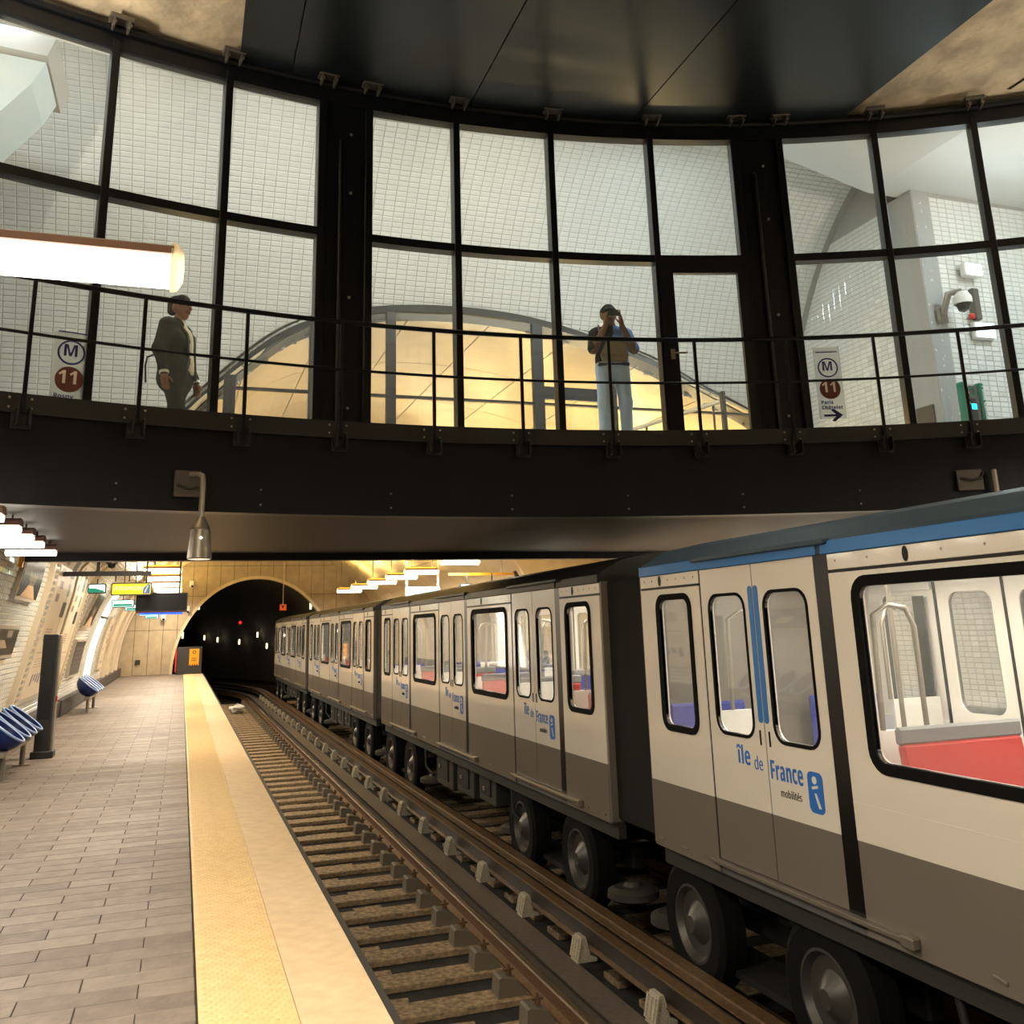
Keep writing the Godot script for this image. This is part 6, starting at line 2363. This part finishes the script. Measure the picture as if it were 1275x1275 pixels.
func face_parts(t, c, fwd):
	var r = Vector3.UP.cross(fwd).normalized()
	for s in [-1, 1]:
		var b = B.new()
		b.lathe([Vector2(0, -0.009), Vector2(0.007, -0.006), Vector2(0.01, 0), Vector2(0.007, 0.006), Vector2(0, 0.009)], 10, Transform3D(Basis(), c + r * 0.031 * s + Vector3(0, 0.004, 0) + fwd * 0.086))
		part(t, "eye", b, mats["black"])

func build_people():
	var vm = mat("person_body", Color.WHITE, 0.75)
	vm.vertex_color_use_as_albedo = true
	vm.metallic_specular = 0.15
	var suit = Color(0.030, 0.028, 0.022)
	var skin = Color(0.30, 0.15, 0.095)
	var shirt = Color(0.62, 0.55, 0.36)
	# --- walker in the suit: feet on the lower landing, turned to the right
	var t = thing("person", "person in a dark open jacket and cream shirt walking behind the glass", "person", Vector3(-0.20, 3.36, -9.62), "", deg_to_rad(62))
	var b = B.new()
	var bones = [
		# trousers, mid stride (facing +z)
		[Vector3(-0.09, 0.90, 0.0), Vector3(-0.10, 0.49, 0.10), 0.105, 0.075, suit], [Vector3(-0.10, 0.49, 0.10), Vector3(-0.10, 0.09, 0.05), 0.072, 0.055, suit],
		[Vector3(0.09, 0.90, 0.0), Vector3(0.10, 0.49, -0.04), 0.105, 0.075, suit], [Vector3(0.10, 0.49, -0.04), Vector3(0.10, 0.11, -0.20), 0.072, 0.055, suit],
		[Vector3(-0.10, 0.045, 0.02), Vector3(-0.10, 0.035, 0.19), 0.045, 0.033, Color(0.01, 0.01, 0.01)], [Vector3(0.10, 0.06, -0.23), Vector3(0.10, 0.035, -0.08), 0.042, 0.033, Color(0.01, 0.01, 0.01)],
		# jacket
		[Vector3(-0.06, 0.84, 0.0), Vector3(0.06, 0.84, 0.0), 0.15, 0.15, suit], [Vector3(-0.07, 1.0, 0.0), Vector3(0.07, 1.0, 0.0), 0.145, 0.145, suit],
		[Vector3(-0.09, 1.22, -0.01), Vector3(0.09, 1.22, -0.01), 0.14, 0.14, suit], [Vector3(-0.14, 1.38, -0.02), Vector3(0.14, 1.38, -0.02), 0.085, 0.085, suit],
		# shirt front between the lapels, collar, neck
		[Vector3(0.03, 1.30, 0.10), Vector3(0.04, 0.92, 0.125), 0.045, 0.05, shirt], [Vector3(0.0, 1.42, 0.0), Vector3(0.02, 1.34, 0.075), 0.062, 0.04, shirt], [Vector3(0, 1.40, -0.01), Vector3(0, 1.50, 0.01), 0.055, 0.052, skin],
		# arms
		[Vector3(-0.20, 1.37, -0.02), Vector3(-0.26, 1.10, -0.05), 0.068, 0.058, suit], [Vector3(-0.26, 1.10, -0.05), Vector3(-0.27, 0.86, 0.03), 0.056, 0.045, suit],
		[Vector3(0.20, 1.37, -0.02), Vector3(0.26, 1.10, -0.02), 0.068, 0.058, suit], [Vector3(0.26, 1.10, -0.02), Vector3(0.25, 0.88, 0.09), 0.056, 0.045, suit],
	]
	sdf(b, bones, 0.014, 0.045)
	sdf(b, head_bones(Vector3(0, 1.60, 0.02), Vector3(0, 0.05, 1).normalized(), skin), 0.006, 0.03)
	hand(b, Vector3(-0.27, 0.83, 0.035), Vector3(0.02, -1, 0.12).normalized(), Vector3(1, 0, 0), Vector3(0, 0.12, 1).normalized(), 0.28, skin)
	hand(b, Vector3(0.25, 0.85, 0.10), Vector3(-0.02, -1, 0.2).normalized(), Vector3(-1, 0, 0), Vector3(0, 0.2, 1).normalized(), 0.28, skin)
	part(t, "body", b, vm)
	face_parts(t, Vector3(0, 1.60, 0.02), Vector3(0, 0.05, 1).normalized())
	b = B.new()
	var hc = Color(0.035, 0.03, 0.026)
	sdf(b, [[Vector3(0, 1.65, -0.03), Vector3(0, 1.665, 0.03), 0.088, 0.078, hc], [Vector3(0, 1.58, -0.075), Vector3(0, 1.63, -0.05), 0.05, 0.06, hc], [Vector3(-0.04, 1.685, 0.05), Vector3(0.05, 1.685, 0.06), 0.035, 0.03, hc]], 0.007, 0.03)
	part(t, "hair", b, vm)
	b = B.new()
	b.tube([Vector3(-0.085, 1.605, 0.03), Vector3(-0.06, 1.61, 0.11), Vector3(0.06, 1.61, 0.11), Vector3(0.085, 1.605, 0.03)], 0.004, 6)
	part(t, "glasses", b, mats["black"])
	b = B.new()
	for s in [-1, 1]: b.tube([Vector3(0.05 * s, 1.43, 0.02), Vector3(0.075 * s + 0.03, 1.3, 0.125), Vector3(0.06 * s + 0.035, 1.08, 0.145), Vector3(0.10 * s + 0.03, 0.85, 0.15)], 0.018, 8)
	part(t, "lapel", b, mat("suit_cloth", Color(0.19, 0.185, 0.16), 0.8))
	b = B.new()
	b.tube([Vector3(-0.27, 0.86, 0.03), Vector3(-0.272, 0.835, 0.034)], 0.047, 12)
	b.tube([Vector3(0.25, 0.88, 0.09), Vector3(0.25, 0.855, 0.098)], 0.047, 12)
	part(t, "shirt_cuff", b, mats["white_plastic"])
	b = B.new()
	b.tube([Vector3(-0.10, 1.10, -0.16), Vector3(-0.13, 1.06, -0.24), Vector3(-0.13, 0.97, -0.255), Vector3(-0.12, 0.80, -0.245)], 0.010, 6)
	part(t, "loose_strap", b, mats["black"])
	# --- picture taker: cap, raised hands, pale jeans
	var shirt_d = Color(0.012, 0.011, 0.014)
	var blue = Color(0.10, 0.22, 0.48)
	var jeans = Color(0.40, 0.52, 0.60)
	skin = Color(0.16, 0.085, 0.05)
	t = thing("person", "person in a cap and pale blue jeans lifting a phone to take a picture", "person", Vector3(4.62, 3.69, -9.5), "", deg_to_rad(-14))
	b = B.new()
	bones = [
		[Vector3(-0.10, 0.88, 0.0), Vector3(-0.12, 0.48, 0.02), 0.105, 0.078, jeans], [Vector3(-0.12, 0.48, 0.02), Vector3(-0.13, 0.07, 0.0), 0.076, 0.066, jeans],
		[Vector3(0.10, 0.88, 0.0), Vector3(0.13, 0.48, 0.02), 0.105, 0.078, jeans], [Vector3(0.13, 0.48, 0.02), Vector3(0.13, 0.07, 0.0), 0.076, 0.066, jeans],
		[Vector3(-0.13, 0.04, 0.0), Vector3(-0.15, 0.035, 0.15), 0.045, 0.036, Color(0.5, 0.5, 0.5)], [Vector3(0.13, 0.04, 0.0), Vector3(0.15, 0.035, 0.15), 0.045, 0.036, Color(0.5, 0.5, 0.5)],
		[Vector3(-0.06, 0.92, 0.0), Vector3(0.06, 0.92, 0.0), 0.125, 0.125, jeans],
		[Vector3(-0.07, 1.02, 0.0), Vector3(0.0, 1.02, 0.0), 0.13, 0.13, shirt_d], [Vector3(0.0, 1.02, 0.0), Vector3(0.07, 1.02, 0.0), 0.13, 0.13, blue],
		[Vector3(-0.08, 1.18, -0.01), Vector3(0.0, 1.18, -0.01), 0.13, 0.13, shirt_d], [Vector3(0.0, 1.18, -0.01), Vector3(0.08, 1.18, -0.01), 0.13, 0.13, blue],
		[Vector3(-0.15, 1.33, -0.01), Vector3(0.0, 1.34, -0.01), 0.085, 0.09, shirt_d], [Vector3(0.0, 1.34, -0.01), Vector3(0.15, 1.33, -0.01), 0.09, 0.085, blue],
		[Vector3(0, 1.36, 0.0), Vector3(0, 1.47, 0.02), 0.055, 0.052, skin],
		# upper arms in sleeves, forearms bare and raised to the face
		[Vector3(-0.20, 1.32, 0.0), Vector3(-0.24, 1.12, 0.10), 0.066, 0.062, shirt_d], [Vector3(0.20, 1.32, 0.0), Vector3(0.25, 1.12, 0.10), 0.066, 0.062, blue],
		[Vector3(-0.235, 1.10, 0.11), Vector3(-0.10, 1.36, 0.20), 0.048, 0.034, skin], [Vector3(0.245, 1.10, 0.11), Vector3(0.10, 1.36, 0.20), 0.048, 0.034, skin],
	]
	sdf(b, bones, 0.014, 0.04)
	var hc2 = Vector3(-0.02, 1.545, 0.02)
	sdf(b, head_bones(hc2, Vector3(0.1, -0.1, 1).normalized(), skin), 0.006, 0.03)
	hand(b, Vector3(-0.095, 1.385, 0.205), Vector3(0.15, 1, 0.1).normalized(), Vector3(1, -0.15, 0).normalized(), Vector3(0, -0.1, -1).normalized(), 0.32, skin)
	hand(b, Vector3(0.095, 1.385, 0.205), Vector3(-0.15, 1, 0.1).normalized(), Vector3(-1, -0.15, 0).normalized(), Vector3(0, -0.1, -1).normalized(), 0.32, skin)
	part(t, "body", b, vm)
	face_parts(t, hc2, Vector3(0.1, -0.1, 1).normalized())
	b = B.new()
	var cap = Color(0.008, 0.008, 0.009)
	sdf(b, [[hc2 + Vector3(0, 0.05, -0.03), hc2 + Vector3(0, 0.055, 0.02), 0.092, 0.085, cap], [hc2 + Vector3(-0.05, 0.045, 0.10), hc2 + Vector3(0.06, 0.045, 0.11), 0.016, 0.016, cap], [hc2 + Vector3(-0.03, 0.04, 0.14), hc2 + Vector3(0.05, 0.04, 0.15), 0.012, 0.012, cap]], 0.007, 0.03)
	part(t, "cap", b, vm)
	b = B.new()
	b.box(Vector3(0, 0.925, 0), Vector3(0.37, 0.035, 0.26), Basis(), 0.01)
	part(t, "belt", b, mats["black"])
	var ph = thing("phone", "dark phone held up before the cap wearer's face", "phone", Vector3(4.62, 3.69, -9.5) + Vector3(0.0, 1.46, 0.27).rotated(Vector3.UP, deg_to_rad(-14)), "", deg_to_rad(-14))
	b = B.new()
	b.prism(rrect(-0.075, 0.0, 0.075, 0.075, 0.01, 3), 0.009)
	part(ph, "body", b, mats["black_gloss"])
	b = B.new()
	b.prism(rrect(0.045, 0.045, 0.068, 0.068, 0.005, 3), 0.003, Transform3D(Basis(), Vector3(0, 0, 0.009)))
	part(ph, "camera_lens", b, mats["bolt"])
	var bg = thing("shoulder_bag", "tan bag worn on the front of the cap wearer", "bag", Vector3(4.62, 3.69, -9.5) + Vector3(0.0, 0.94, 0.20).rotated(Vector3.UP, deg_to_rad(-14)), "", deg_to_rad(-14))
	b = B.new()
	b.prism([Vector2(-0.15, 0.0), Vector2(0.13, -0.01), Vector2(0.15, 0.05), Vector2(0.13, 0.22), Vector2(0.06, 0.28), Vector2(-0.08, 0.26), Vector2(-0.17, 0.08)], 0.07, Transform3D(Basis(), Vector3(0, 0, -0.035)))
	part(bg, "pouch", b, mat("bag_tan", Color(0.42, 0.36, 0.22), 0.8))
	b = B.new()
	b.tube([Vector3(-0.09, 0.24, 0.0), Vector3(-0.16, 0.40, -0.09), Vector3(-0.14, 0.49, -0.19)], 0.012, 6)
	part(bg, "strap", b, mats["bag_strap"])
